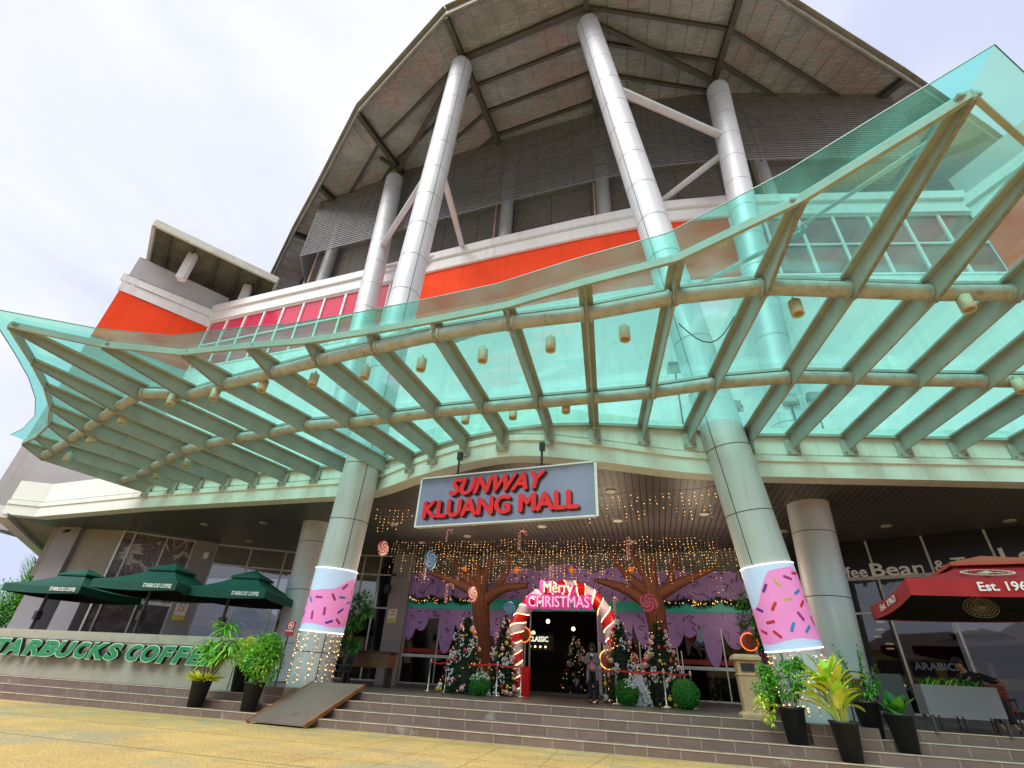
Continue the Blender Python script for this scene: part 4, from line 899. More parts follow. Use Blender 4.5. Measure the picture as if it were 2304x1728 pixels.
def browntree(label, y, trunk, branches):
    T = thing('prop_tree', label, 'tree', (trunk[0][0], y, PZ), 'brown bark prop trees beside the entrance'); mb = MB(); mb.tube([(a, y+c*.0, b) for a, b, c in smooth_poly(trunk, 5)], [c for a, b, c in smooth_poly(trunk, 5)], 18)
    # ridged bark
    r2 = random.Random(3)
    for k in range(16):
        a = 2*math.pi*k/16; mb.tube([(tx_+math.cos(a+z*.25)*rr*.97, y+math.sin(a+z*.25)*rr*.97, z) for tx_, z, rr in trunk], [.035+.01*r2.random()]*len(trunk), 5)
    mb.build('trunk', bark, T)
    for br in branches:
        sp_ = smooth_poly([(a, y+dy, b, r) for a, b, dy, r in br], 4); mb = MB(); mb.tube([v[:3] for v in sp_], [v[3] for v in sp_], 12)
        for k in range(6):
            a = k*1.05; mb.tube([(v[0]+math.cos(a)*v[3]*.2, v[1]+math.sin(a)*v[3]*.85, v[2]+math.cos(a)*v[3]*.85) for v in sp_[::2]], .025, 4)
        mb.build('branch', bark, T)
browntree('brown prop tree left of the candy arch', 21.2, [(-6.45, .68, .36), (-6.5, 1.6, .27), (-6.72, 2.7, .28), (-6.92, 3.8, .36), (-7.0, 4.5, .32)],
    [[(-6.95, 4.2, 0, .26), (-7.9, 4.6, -.2, .2), (-9.2, 5.0, -.3, .07)], [(-7.1, 4.5, 0, .22), (-7.9, 5.05, -.1, .14), (-8.4, 5.75, .1, .06)], [(-7.0, 4.5, 0, .27), (-7.1, 5.0, 0, .2), (-7.3, 5.55, 0, .1)], [(-6.9, 4.5, 0, .22), (-6.75, 5.1, 0, .14), (-6.5, 5.75, 0, .06)], [(-6.8, 3.9, 0, .26), (-6.0, 4.4, -.1, .2), (-4.85, 4.5, -.3, .1)], [(-6.3, 4.4, 0, .16), (-5.9, 5.0, 0, .12), (-5.7, 5.8, 0, .05)]])
browntree('brown prop tree right of the candy arch', 21.2, [(.55, .68, .42), (.4, 1.6, .30), (.22, 2.7, .31), (.15, 3.8, .36), (.1, 4.5, .34)],
    [[(.1, 3.8, 0, .26), (-.9, 4.45, -.1, .2), (-2.1, 4.75, -.3, .07)], [(0, 4.3, 0, .24), (-.8, 5.0, 0, .16), (-1.4, 5.85, .1, .08)], [(.1, 4.5, 0, .22), (-.2, 5.2, 0, .14), (-.6, 5.9, 0, .06)], [(.15, 4.5, 0, .22), (.2, 5.1, 0, .14), (.3, 5.7, 0, .06)], [(.2, 4.2, 0, .26), (1.3, 4.75, -.1, .18), (2.5, 5.2, -.3, .07)], [(.7, 4.5, 0, .16), (1.0, 5.2, 0, .12), (1.2, 5.85, 0, .05)]])
# ---- foliage generators
def leaf(mb, p, d, up, ln, wd, mi, droop=.0, fold=.2):
    d = d.normalized(); s_ = d.cross(up); 
    if s_.length < 1e-3: s_ = Vector((1, 0, 0))
    s_.normalize(); nrm = s_.cross(d); a = p; m1 = p+d*ln*.45+nrm*fold*wd; tip = p+d*ln-Vector((0, 0, droop*ln))
    mb.add([a, m1+s_*wd*.5-nrm*fold*wd, tip, m1-s_*wd*.5-nrm*fold*wd, m1], ((0, 1, 4), (1, 2, 4), (2, 3, 4), (3, 0, 4)), mi)
def rdir(r2): 
    z = r2.uniform(-1, 1); a = r2.uniform(0, 6.283); q = math.sqrt(1-z*z); return Vector((q*math.cos(a), q*math.sin(a), z))
def bush(mb, c, rad, n, ln, wd, r2, mis=(0, 1), inner=.55, clumps=14):
    c = Vector(c); cl = [c+Vector([rad[i]*v for i, v in enumerate(rdir(r2)*r2.uniform(.35, .8))]) for _ in range(clumps)]
    for _ in range(n):
        k = r2.choice(cl); p = k+Vector([rad[i]*.42*v for i, v in enumerate(rdir(r2)*r2.uniform(.5, 1)**.5)]); d = (p-c).normalized()*.7+rdir(r2)*.8
        leaf(mb, p, d, Vector((0, 0, 1)), ln*r2.uniform(.6, 1.2), wd*r2.uniform(.7, 1.2), mis[0] if r2.random() < .6 else mis[1], .2)
firA = pm('fir_dark', (.012, .045, .022), .7, var=.3, scale=6); firB = pm('fir_mid', (.03, .10, .045), .7, var=.3, scale=6); snow_m = pm('snow_flock', (.80, .80, .86), .9, var=.08, scale=8)
strp = pm('striped_bauble', (.85, .45, .48), .35, var=.1); bred = pm('red_bauble', (.55, .01, .02), .2, coat=.5); bgold = pm('gold_bauble', (.75, .42, .08), .25, metal=.6); byel = pm('yellow_bauble', (.75, .6, .05), .3); bwht = pm('white_bauble', (.75, .75, .8), .3)
def xmastree(c, h, R0, seed, label):
    T = thing('christmas_tree', label, 'christmas tree', (c[0], c[1], PZ), 'decorated christmas trees beside the candy arch'); r2 = random.Random(seed); c = Vector((c[0], c[1], PZ))
    mb = MB(); mb.lathe(c, [(R0*.62, .1), (R0*.5, h*.3), (.03, h*.92)], 12, 0, False)
    layers = 17
    for i in range(layers):
        z = lerp(.10, h*.95, (i/layers)**.95); rr = R0*(1-z/h)**.9+.03; nb = int(8+26*rr/R0)
        for k in range(nb):
            a = 2*math.pi*(k+r2.random())/nb; dr = Vector((math.cos(a), math.sin(a), 0)); ln = rr*r2.uniform(.85, 1.12); p0 = c+Vector((0, 0, z))+dr*ln*.35; p1 = c+Vector((0, 0, z-.10-ln*.12))+dr*ln
            for j in range(9):
                t = j/8; p = p0.lerp(p1, t)
                for _ in range(2): leaf(mb, p, dr*.8+rdir(r2)*.8+Vector((0, 0, -.1)), Vector((0, 0, 1)), .10, .035, 0 if r2.random() < .6 else 1, .1)
    for _ in range(16): leaf(mb, c+Vector((0, 0, h*.93)), rdir(r2)*.4+Vector((0, 0, 1)), Vector((1, 0, 0)), .17, .03, 0)
    mb.build('foliage', [firA, firB], T)
    sn = MB()
    for _ in range(13):
        t = r2.uniform(.06, .9); a = r2.uniform(math.pi, 2*math.pi)+.0; rr = R0*(1-t)**.9+.05; c1 = c+Vector((math.cos(a)*rr, math.sin(a)*rr, t*h)); s_ = r2.uniform(.05, .13)
        for _ in range(20):
            v = rdir(r2); p = c1+Vector((v.x*s_, v.y*s_*.7, v.z*s_*1.7)); leaf(sn, p, Vector((r2.uniform(-.5, .5), -.4, -1)), Vector((0, 1, 0)), .08, .045, 0)
    sn.build('snow', snow_m, T)
    for k in range(44):
        t = 1-(1-r2.uniform(.02, .96))**.75 if False else r2.uniform(.03, .9)**1.25; a = r2.uniform(math.pi*.95, math.pi*2.05); rr = R0*(1-t)**.9+.06; p = c+Vector((math.cos(a)*rr, math.sin(a)*rr, t*h)); kind = r2.choice((0, 0, 1, 1, 1, 2, 2, 3, 4)); s_ = (.075, .055, .034, .06, .036)[kind]*r2.uniform(.8, 1.15)
        bb_ = MB(); bb_.ball(p, s_, 12); bb_.tube([p+Vector((0, 0, s_*.9)), p+Vector((0, 0, s_*1.25))], s_*.2, 6)
        if kind == 0:
            for q in range(0, 12, 2):
                pass
        bb_.build('bauble', (strp, bred, bgold, byel, bwht)[kind], T)
    lb = MB()
    for _ in range(46):
        t = r2.uniform(.03, .93); a = r2.uniform(0, 6.28); rr = R0*(1-t)**.9+.07; lb.octa(c+Vector((math.cos(a)*rr, math.sin(a)*rr, t*h)), .013)
    tag(lb.build('tree_lights', M_warm, T), kind='stuff')
xmastree((-6.4, 18.35), 2.55, .80, 11, 'leftmost christmas tree, in front of the brown prop tree trunk')
xmastree((-5.12, 18.75), 2.55, .62, 12, 'slim christmas tree against the left leg of the candy arch')
xmastree((-1.1, 18.5), 2.55, .74, 13, 'snowy christmas tree beside the standing woman')
xmastree((.15, 18.6), 2.6, .82, 14, 'rightmost christmas tree, in front of the right prop tree')
topi = pm('topiary_green', (.02, .16, .012), .7, var=.3, scale=10); topi2 = pm('topiary_green_light', (.04, .26, .02), .7, var=.2)
for (x, y, r, sn_, lab) in ((-5.36, 17.0, .31, 1, 'green leafy ball left of the doorway, dusted with snow'), (-.88, 17.0, .32, 1, 'green leafy ball in front of the trees right of the doorway'), (.74, 17.0, .37, 0, 'green leafy ball at the right end of the tree group, without snow')):
    T = thing('topiary_ball', lab, 'topiary ball', (x, y, PZ), 'leafy topiary balls on the platform'); r2 = random.Random(int(r*100)); mb = MB(); c = Vector((x, y, PZ+r*.98)); mb.ball(c, r*.93, 20)
    for _ in range(2600): v = rdir(r2); leaf(mb, c+v*r*r2.uniform(.9, 1)*(1+.07*noise.noise(v*2.3+c)), v*.5+rdir(r2), v, .06, .028, 0 if r2.random() < .5 else 1)
    mb.build('foliage', [topi, topi2], T)
    if sn_:
        sn = MB()
        for _ in range(170): v = rdir(r2); v.z = abs(v.z)*.6+.45; v.x = abs(v.x) if x > -2 else v.x; v.normalize(); leaf(sn, c+v*r*1.02, rdir(r2), v, .07, .05, 0)
        sn.build('snow', snow_m, T)
# drifts of snow flock between the trees (one blanket each)
for (x, y, sx_, h, lab) in ((-5.55, 17.9, .3, .55, 'white snow blanket between the two left christmas trees'), (-.55, 17.75, .38, .8, 'white snow blanket between the two right christmas trees')):
    mb = MB(); r2 = random.Random(8)
    for _ in range(420):
        t = r2.random(); w0 = sx_*(1-t*.8); p = Vector((x+r2.uniform(-w0, w0), y+r2.uniform(-.12, .12), PZ+.03+t*h)); leaf(mb, p, Vector((r2.uniform(-.6, .6), -.4, -1)), Vector((0, 1, 0)), .10, .06, 0)
    o = mb.build('snow_blanket', snow_m); tag(o, lab, 'snow blanket')
# ---- queue posts
posts = [(-7.75, 18.6, 'post at the far left of the barrier'), (-6.95, 18.15, 'post in front of the leftmost christmas tree'), (-5.08, 17.9, 'post right of the left topiary ball'), (-4.38, 18.35, 'post beside the red foot of the arch'), (-1.86, 18.0, 'post hidden behind the woman'), (-1.22, 17.6, 'post left of the middle topiary ball'), (.2, 17.35, 'post in front of the rightmost christmas tree'), (.98, 18.0, 'post behind the right topiary ball')]
links = {0: 1, 1: 2, 2: 3, 4: 5, 5: 6, 6: 7}
for i, (x, y, lab) in enumerate(posts):
    T = thing('queue_post', 'steel queue '+lab, 'queue post', (x, y, PZ), 'steel queue posts with red belts'); mb = MB(); mb.lathe((x, y, PZ), [(.001, 0), (.16, 0), (.16, .018), (.05, .04), (.024, .06), (.024, .84), (.034, .85), (.034, .95), (.001, .97)], 18); mb.build('post', M_chrome, T)
    mb = MB(); mb.lathe((x, y, PZ), [(.036, .85), (.036, .935)], 12); mb.build('belt_head', pm('pale_head', (.6, .58, .5), .4), T)
    if i in links:
        q = posts[links[i]]; a = Vector((x, y, PZ+.89)); b = Vector((q[0], q[1], PZ+.89)); mb = MB()
        for k in range(8):
            p0 = a.lerp(b, k/8)-Vector((0, 0, .05*math.sin(math.pi*k/8))); p1 = a.lerp(b, (k+1)/8)-Vector((0, 0, .05*math.sin(math.pi*(k+1)/8))); mb.beam(p0, p1, .005, .05)
        mb.build('belt', M_red, T)
# ---- garland on the teal band
for (s0, s1, lab) in ((20.6, 23.9, 'dark green garland hung along the teal band left of the door'), (32.2, 36.2, 'dark green garland hung along the teal band right of the door')):
    (x, y), _ = wp((s0+s1)/2, .2); mb = MB(); r2 = random.Random(int(s0))
    for k in range(1500):
        t = r2.random(); s = lerp(s0, s1, t); (x, y), _ = wp(s, .22+r2.uniform(-.08, .08)); z = 4.40-.16*abs(math.sin(t*math.pi*3))+r2.gauss(0, .055); leaf(mb, Vector((x, y, z)), rdir(r2), Vector((0, 0, 1)), .13, .045, 0 if r2.random() < .7 else 1)
    for k in range(50):
        t = r2.random(); (x, y), _ = wp(lerp(s0, s1, t), .3); mb.octa((x, y, 4.38-.16*abs(math.sin(t*math.pi*3))+r2.gauss(0, .05)), .018, 2)
    tag(mb.build('garland', [firA, firB, M_warm]), lab, 'garland')
# ---- hanging candy decorations
cw = pm('cane_white', (.8, .76, .78), .4); cred = pm('cane_red', (.65, .02, .04), .35); cblue = pm('candy_blue', (.04, .25, .65), .35); clb = pm('candy_pale_blue', (.35, .6, .85), .4); cpk = pm('candy_pink', (.85, .22, .38), .35)
def cord(T, x, y, z):
    mb = MB(); mb.tube([(x, y, z), (x, y, 6.42)], .004, 4); mb.build('cord', wire, T)
def cane(x, z0, z1, yaw, lab, y=18, g='hanging candy canes'):
    T = thing('candy_cane', lab, 'candy cane', (x, y, z1), g); h = z1-z0; r = h*.17; cs_, sn_ = math.cos(yaw), math.sin(yaw); P = [(0, 0), (0, h*.35), (0, h*.75)]+[(r-r*math.cos(a), h*.78+r*1.1*math.sin(a)) for a in (.4, .9, 1.57, 2.2, 2.8, 3.4)]
    mb = MB(); pts_ = [(x+(u-r)*cs_, y+(u-r)*sn_, z0+v) for u, v in P]; disc_tube(mb, pts_, h*.075, 9, 12, 5); mb.build('cane', [cred, cw], T); cord(T, x-r*cs_+r*cs_, y, z1)
cane(-7.38, 5.6, 6.1, .6, 'small candy cane hanging behind the left edge of the mall sign'); cane(-4.42, 5.28, 6.03, .5, 'candy cane hanging below the mall sign'); cane(-.56, 4.89, 5.69, 1.45, 'candy cane seen edge on near the right prop tree')
cane(-8.1, 4.2, 4.78, .9, 'candy cane hanging beside the blue candy disc'); cane(-7.1, 3.42, 4.08, .15, 'bright red striped candy cane in front of the left garland'); cane(-3.34, 4.26, 4.73, 1.5, 'thin white candy cane above the greeting sign'); cane(-1.12, 3.17, 3.7, 1.1, 'candy cane right of the candy arch')
def lolly(x, z, r, yaw, c1_, c2_, lab, cat='lollipop', y=18):
    T = thing('swirl_candy', lab, cat, (x, y, z)); mb = MB(); n = 40; m = 8; ca, sa = math.cos(yaw), math.sin(yaw)
    for side in (-1, 1):
        for j in range(m):
            for k in range(n):
                a0_, a1_ = 2*math.pi*k/n, 2*math.pi*(k+1)/n; r0_, r1_ = r*j/m, r*(j+1)/m; tw = 1.6*(j+.5)/m; mi = int(((k+.5)/n+tw/3)*8) % 2
                q = []
                for rr, aa in ((r0_, a0_), (r1_, a0_), (r1_, a1_), (r0_, a1_)):
                    u = rr*math.cos(aa); v = rr*math.sin(aa); dy = side*.05*math.sqrt(max(0, 1-(rr/r)**2)); q.append((x+u*ca-dy*sa, y+u*sa+dy*ca, z+v))
                mb.add(q, ((0, 1, 2, 3),), mi, True)
    mb.build('swirl', [c1_, c2_], T); cord(T, x, y, z+r)
lolly(-.05, 3.55, .29, .1, cred, cpk, 'big red and pink swirl lollipop in front of the right prop tree'); lolly(-4.80, 3.30, .21, .35, cblue, clb, 'blue swirl lollipop left of the candy arch')
lolly(-10.12, 5.38, .30, 1.25, cred, cw, 'red swirl disc seen nearly edge on near the left column', 'candy disc'); lolly(-8.02, 4.92, .36, 1.3, clb, cblue, 'pale blue swirl disc seen nearly edge on', 'candy disc'); lolly(-6.2, 3.73, .28, 1.25, cred, cw, 'red disc hanging against the left prop tree', 'candy disc')
# ---- glowing round decorations
org = pm('orange_glow', (1, .3, .05), .4, emit=((1, .22, .03), .9, 0))
def ringlamp(px, py, Y, r, lab, mat_, full=1):
    v = ony(px, py, Y); T = thing('ring_light', lab, 'ring light', v); mb = MB(); mb.tube([v+Vector((r*math.cos(2*math.pi*k/24*full+1.6), 0, r*math.sin(2*math.pi*k/24*full+1.6))) for k in range(25)], .022, 6, cap=False); mb.build('ring', mat_, T)
    mb = MB(); mb.lathe(v, [(.001, 0)], 3) if False else mb.ball(v, r*.9, 16, sy=.15); mb.build('disc', pm('candy_orange_disc', (.35, .07, .03), .4), T)
ringlamp(1179, 1428, 21.5, .27, 'glowing orange ring ornament inside the left leg of the arch', org)
ringlamp(1369, 1484, 19.6, .30, 'glowing yellow ring ornament behind the standing woman', pm('yellow_ring_glow', (1, .7, .2), .4, emit=((1, .6, .12), .9, 0)))
ringlamp(1686, 1444, 22.5, .30, 'glowing orange ring ornament beside the right front column', org)
for i, (px, py, lab) in enumerate(((1045, 1283, 'leftmost of the glowing orange balls above the door'), (1162, 1283, 'second glowing orange ball from the left above the door'), (1286, 1283, 'third glowing orange ball from the left above the door'), (1420, 1281, 'rightmost glowing orange ball above the door'))):
    v = ony(px, py, 23.3); mb = MB(); r2 = random.Random(i)
    mb.ball(v, .12, 12, 0)
    for _ in range(60): d = rdir(r2); leaf(mb, v+d*.1, d, Vector((0, 0, 1)), .12, .02, 0)
    o = mb.build('glow_ball', pm('soft_orange_glow', (.9, .25, .06), .5, emit=((1, .25, .04), .22, 0))); tag(o, lab, 'light ball', 'orange light balls above the door')
# ================================================================== RAMP, PEDESTALS, BIN
T = thing('loading_ramp', 'worn plywood ramp laid over the entrance steps', 'ramp', (-8.4, 12.6, 0)); ply = pm('worn_plywood', (.16, .115, .095), .6, var=.16, scale=1.2, stain=((.07, .05, .045), 1.1, .58, .6)); edge_ = pm('rusty_angle', (.26, .11, .035), .7, var=.3, scale=6)
r0, r1 = (-9.22, 11.66, .06), (-7.66, 11.60, .06); r3, r2_ = (-9.02, 13.62, .85), (-7.45, 13.58, .85); mb = MB(); mb.slab([r0, r1, r2_, r3], (0, 0, -.03)); mb.build('board', ply, T)
for a, b in ((r0, r3), (r1, r2_)): mb = MB(); mb.beam(Vector(a)-Vector((0, 0, .03)), Vector(b)-Vector((0, 0, .03)), .05, .09); mb.build('side_rail', edge_, T)
for (x0, x1, lab) in ((-10.35, -9.3, 'tiled block below the left front column'), (2.85, 4.05, 'tiled block below the right front column')):
    mb = MB(); mb.ab((x0, 12.85, .17), (x1, 13.6, .686)); o = mb.build('tiled_block', tile); tag(o, lab, 'tiled block')
T = thing('litter_bin', 'tan pedestal litter bin with dark opening on the platform edge', 'bin', (2.05, 14.15, PZ)); tan = pm('tan_stone', (.48, .31, .18), .75, var=.14, scale=6, bump=.2)
def sq(mb, c, lv, mi=0):
    for (w0, z0), (w1, z1) in zip(lv[:-1], lv[1:]):
        vs = [(c[0]+sx*w0/2, c[1]+sy*w0/2, c[2]+z0) for sx, sy in ((-1, -1), (1, -1), (1, 1), (-1, 1))]+[(c[0]+sx*w1/2, c[1]+sy*w1/2, c[2]+z1) for sx, sy in ((-1, -1), (1, -1), (1, 1), (-1, 1))]
        mb.add(vs, [(i, (i+1) % 4, 4+(i+1) % 4, 4+i) for i in range(4)], mi)
mb = MB(); sq(mb, (2.05, 14.15, PZ), [(.60, 0), (.60, .06), (.50, .10), (.42, .12), (.46, .80), (.50, .82), (.50, .84), (.44, .86)]); mb.build('body', tan, T)
mb = MB(); sq(mb, (2.05, 14.15, PZ), [(.44, .86), (.48, 1.10), (.62, 1.13), (.62, 1.19), (.5, 1.24), (.01, 1.26)]); mb.build('hood', tan, T)
mb = MB(); mb.ab((1.9, 13.90, PZ+.90), (2.2, 13.93, PZ+1.06)); mb.build('opening', M_black, T)
# ================================================================== POTTED PLANTS
potm = pm('black_pot', (.014, .016, .02), .45, var=.2, scale=6); soil = pm('soil', (.04, .025, .015), .95)
def pot(T, x, y, z, r=.24, h=.62):
    mb = MB(); mb.lathe((x, y, z), [(.001, 0), (r*.72, 0), (r*.98, h*.93), (r*1.05, h*.93), (r*1.05, h), (r*.93, h), (r*.9, h*.86)], 26, 0); mb.lathe((x, y, z+h*.88), [(r*.93, 0), (.001, .01)], 18, 1); mb.build('pot', [potm, soil], T)
LG = [pm('leaf_bright', (.13, .48, .02), .5, var=.2, scale=5), pm('leaf_lime', (.36, .64, .04), .5, var=.2, scale=5), pm('leaf_yellow', (.74, .76, .08), .5, var=.15, scale=5), pm('leaf_green', (.05, .25, .02), .5, var=.25, scale=5), pm('leaf_deep', (.015, .075, .018), .5, var=.25, scale=5)]
stemm = pm('stem_brown', (.14, .10, .04), .8)
def plant(label, x, y, z, cat='potted plant'): 
    T = thing('potted_plant', label, cat, (x, y, z), 'plants in black pots on the steps'); pot(T, x, y, z); return T
def strap(mb, p, d, ln, wd, mi, bend, seg=5):
    d = Vector(d).normalized(); s_ = d.cross(Vector((0, 0, 1))); s_ = s_.normalized() if s_.length > .01 else Vector((1, 0, 0)); pr = None; q = Vector(p)
    for i in range(seg+1):
        t = i/seg; ww = wd*math.sin(math.pi*(.12+.88*t))**.7*.5 if t < 1 else .002; cur_ = (q-s_*ww, q-Vector((0, 0, ww*.35)), q+s_*ww)
        if pr: mb.add([pr[0], pr[1], cur_[1], cur_[0]], ((0, 1, 2, 3),), mi, True); mb.add([pr[1], pr[2], cur_[2], cur_[1]], ((0, 1, 2, 3),), mi, True)
        pr = cur_; d = (d+Vector((0, 0, -bend/seg))).normalized(); q = q+d*ln/seg
r2 = random.Random(21)
# L1 dracaena with croton
x, y, z = -11.35, 12.25, .17; T = plant('black pot with tall arching green leaves above a low yellow plant', x, y, z)
st = MB(); fo = MB(); crowns = [(.2, 0, 1.75), (.4, .05, 1.4), (-.05, -.05, 1.3), (.5, 0, 1.15), (.1, 0, 1.05)]
for cx, cy, cz in crowns:
    st.tube([(x+cx*.2, y, z+.55), (x+cx*.7, y+cy, z+cz*.7), (x+cx, y+cy, z+cz)], [.022, .018, .015], 7)
    for k in range(44): a = r2.uniform(0, 6.28); strap(fo, (x+cx, y+cy, z+cz+r2.uniform(-.1, .12)), (math.cos(a), math.sin(a), r2.uniform(.2, 1.3)), r2.uniform(.4, .62), r2.uniform(.045, .06), r2.choice((0, 0, 1)), 1.5)
for k in range(110): a = r2.uniform(0, 6.28); strap(fo, (x+math.cos(a)*.12, y+math.sin(a)*.12, z+.56), (math.cos(a), math.sin(a), r2.uniform(.3, 1.1)), r2.uniform(.25, .48), .07, 2, .5, 3)
st.build('stem', stemm, T); fo.build('foliage', LG, T)
# L2 yellow croton behind
x, y, z = -11.0, 13.2, .51; T = plant('black pot with pale yellow green croton, half hidden behind the others', x, y, z); st = MB(); fo = MB()
for k in range(5): st.tube([(x, y, z+.55), (x+r2.uniform(-.3, .3), y+r2.uniform(-.1, .1), z+.95)], .012, 6)
bush(fo, (x-.1, y-.1, z+.98), (.34, .28, .36), 620, .13, .05, r2, (2, 1)); st.build('stem', stemm, T); fo.build('foliage', LG, T)
# L3 ficus
x, y, z = -9.75, 12.25, .17; T = plant('black pot with dense round bright green bush beside the ramp', x, y, z); st = MB(); fo = MB()
for k in range(6): st.tube([(x, y, z+.55), (x+r2.uniform(-.25, .25), y+r2.uniform(-.1, .1), z+1.0)], .012, 6)
bush(fo, (x+.02, y, z+1.12), (.52, .45, .58), 3000, .105, .042, r2, (0, 3), clumps=26); bush(fo, (x+.02, y-.05, z+1.15), (.5, .43, .56), 700, .10, .042, r2, (1, 1), clumps=20); st.build('stem', stemm, T); fo.build('foliage', LG, T)
# R1 schefflera
x, y, z = 2.55, 12.75, .34; T = plant('black pot with feathery green shrub in front of the litter bin', x, y, z); st = MB(); fo = MB()
for (dx, dz, r_) in ((-.45, .85, .28), (-.15, 1.15, .26), (.15, 1.3, .24), (.3, 1.05, .24), (-.35, 1.2, .2), (.02, .85, .22), (.28, 1.38, .15)):
    st.tube([(x+dx*.15, y, z+.55), (x+dx*.6, y, z+dz*.75), (x+dx, y, z+dz)], .009, 6); bush(fo, (x+dx, y-.03, z+dz), (r_, r_*.8, r_*.8), 330, .085, .034, r2, (0, 3), clumps=8)
bush(fo, (x-.5, y-.1, z+.55), (.24, .2, .28), 160, .10, .05, r2, (2, 1), clumps=7); st.build('stem', stemm, T); fo.build('foliage', LG, T)
# R2 big yellow-green leaves
x, y, z = 3.3, 12.25, .17; T = plant('black pot with large pale yellow green leaves, nearest the camera on the right', x, y, z); st = MB(); fo = MB()
for k in range(46):
    a = r2.uniform(0, 6.28); lean = r2.uniform(.05, .5); hgt = r2.uniform(.25, .9); p0 = Vector((x+math.cos(a)*.08, y+math.sin(a)*.06, z+.56)); p1 = Vector((x+math.cos(a)*lean*.65-.06, y+math.sin(a)*lean*.4, z+.56+hgt)); st.tube([p0, p0.lerp(p1, .5)+Vector((0, 0, .05)), p1], .010, 6)
    strap(fo, p1, (math.cos(a)*.7, math.sin(a)*.5, r2.uniform(.3, 1.4)), r2.uniform(.32, .46), r2.uniform(.15, .2), r2.choice((1, 2, 2, 2)), r2.uniform(.3, 1.5), 6)
st.build('stem', pm('stem_lime', (.35, .42, .08), .6), T); fo.build('foliage', LG, T)
# R3 tall fern
x, y, z = 4.05, 13.2, .51; T = plant('black pot with tall dark fern like shrub against the rear column', x, y, z); st = MB(); fo = MB()
for k in range(15):
    a = r2.uniform(0, 6.28); tp_ = Vector((x+math.cos(a)*.32, y+math.sin(a)*.2, z+r2.uniform(.8, 1.55))); st.tube([(x, y, z+.55), tp_], .008, 5)
    for j in range(46): t = r2.uniform(.25, 1.1); p = Vector((x, y, z+.55)).lerp(tp_, t); leaf(fo, p, Vector((math.cos(a)*.4, math.sin(a)*.4, .2))+rdir(r2), Vector((0, 0, 1)), .12, .03, r2.choice((0, 3, 4)), .2)
st.build('stem', stemm, T); fo.build('foliage', LG, T)
# R4 fiddle-leaf
x, y, z = 4.42, 12.75, .34; T = plant('black pot with a few broad dark green leaves beside the grey planter', x, y, z); st = MB(); fo = MB()
for k in range(13):
    a = r2.uniform(0, 6.28); strap(fo, (x+math.cos(a)*.04, y+math.sin(a)*.04, z+.56+r2.uniform(0, .22)), (math.cos(a)*.7, math.sin(a)*.7, r2.uniform(.5, 1.5)), r2.uniform(.28, .4), .2, r2.choice((0, 3, 3, 4)), .6, 5)
st.tube([(x, y, z+.5), (x, y, z+.85)], .015, 6); st.build('stem', stemm, T); fo.build('foliage', LG, T)
# climbing plant behind the left columns
x, y, z = -11.2, 18.6, PZ; T = thing('leafy_tree', 'small leafy green tree standing behind the left front column', 'tree', (x, y, z)); st = MB(); fo = MB(); st.tube([(x, y, z), (x+.1, y, z+1.3), (x-.1, y, z+2.7)], [.05, .04, .02], 8)
for (dx, dz, r_) in ((.35, 2.9, .5), (-.35, 2.5, .45), (.15, 2.1, .5), (-.2, 1.5, .45), (.3, 1.3, .35), (.6, 2.4, .35)): st.tube([(x, y, z+dz*.6), (x+dx, y, z+dz)], .015, 5); bush(fo, (x+dx, y, z+dz), (r_, r_*.8, r_*.7), 420, .14, .06, r2, (3, 4), clumps=9)
st.build('trunk', stemm, T); fo.build('crown', LG, T)
x, y, z = 4.0, 21.3, PZ; T = thing('leafy_tree', 'slim dark green shrub glimpsed between the two right columns', 'tree', (x, y, z)); st = MB(); fo = MB(); st.tube([(x, y, z), (x, y, z+4.2)], [.04, .015], 8)
for (dx, dz, r_) in ((-.3, 4.4, .35), (-.55, 3.5, .4), (-.6, 2.8, .4), (-.3, 2.2, .35), (.3, 4.6, .3)): st.tube([(x, y, z+dz*.8), (x+dx, y, z+dz)], .012, 5); bush(fo, (x+dx, y, z+dz), (r_, r_*.8, r_), 300, .14, .06, r2, (3, 4), clumps=9)
st.build('trunk', stemm, T); fo.build('crown', LG, T)
# trees at the far left
def bigtree(label, x, y, h, rad, seed, mis=(0, 3), n=2600, lf=.22):
    r3 = random.Random(seed); T = thing('tree', label, 'tree', (x, y, 0), 'trees beyond the left end of the building'); st = MB(); st.tube([(x, y, 0), (x+.2, y, h*.5), (x, y, h*.85)], [.2, .14, .04], 9)
    for k in range(9): a = k*2.4; st.tube([(x+.1, y, h*(.3+.05*k)), (x+math.cos(a)*rad*.6, y+math.sin(a)*rad*.6, h*(.42+.055*k))], [.06, .015], 6)
    st.build('trunk', stemm, T); fo = MB(); bush(fo, (x, y, h*.58), (rad, rad, h*.40), n*3, lf, .09, r3, mis, clumps=48)
    for k in range(420): a = r3.uniform(0, 6.28); p = Vector((x+math.cos(a)*rad*r3.uniform(.3, .9), y+math.sin(a)*rad*.5, h*r3.uniform(.5, .95))); strap(fo, p, (math.cos(a)*.6, math.sin(a)*.4, 1.1), .7, .05, mis[0], .8, 3)
    fo.build('crown', LG, T)
bigtree('bright green spiky tree at the far left edge behind the parasol', -33.2, 21.8, 5.9, 1.7, 3); bigtree('darker green tree at the far left edge, lower than the spiky one', -35.5, 25.5, 5.0, 2.0, 4, (3, 4)); bigtree('low green tree seen between the left end pillars', -33.5, 31, 2.6, 1.6, 5, (3, 4))
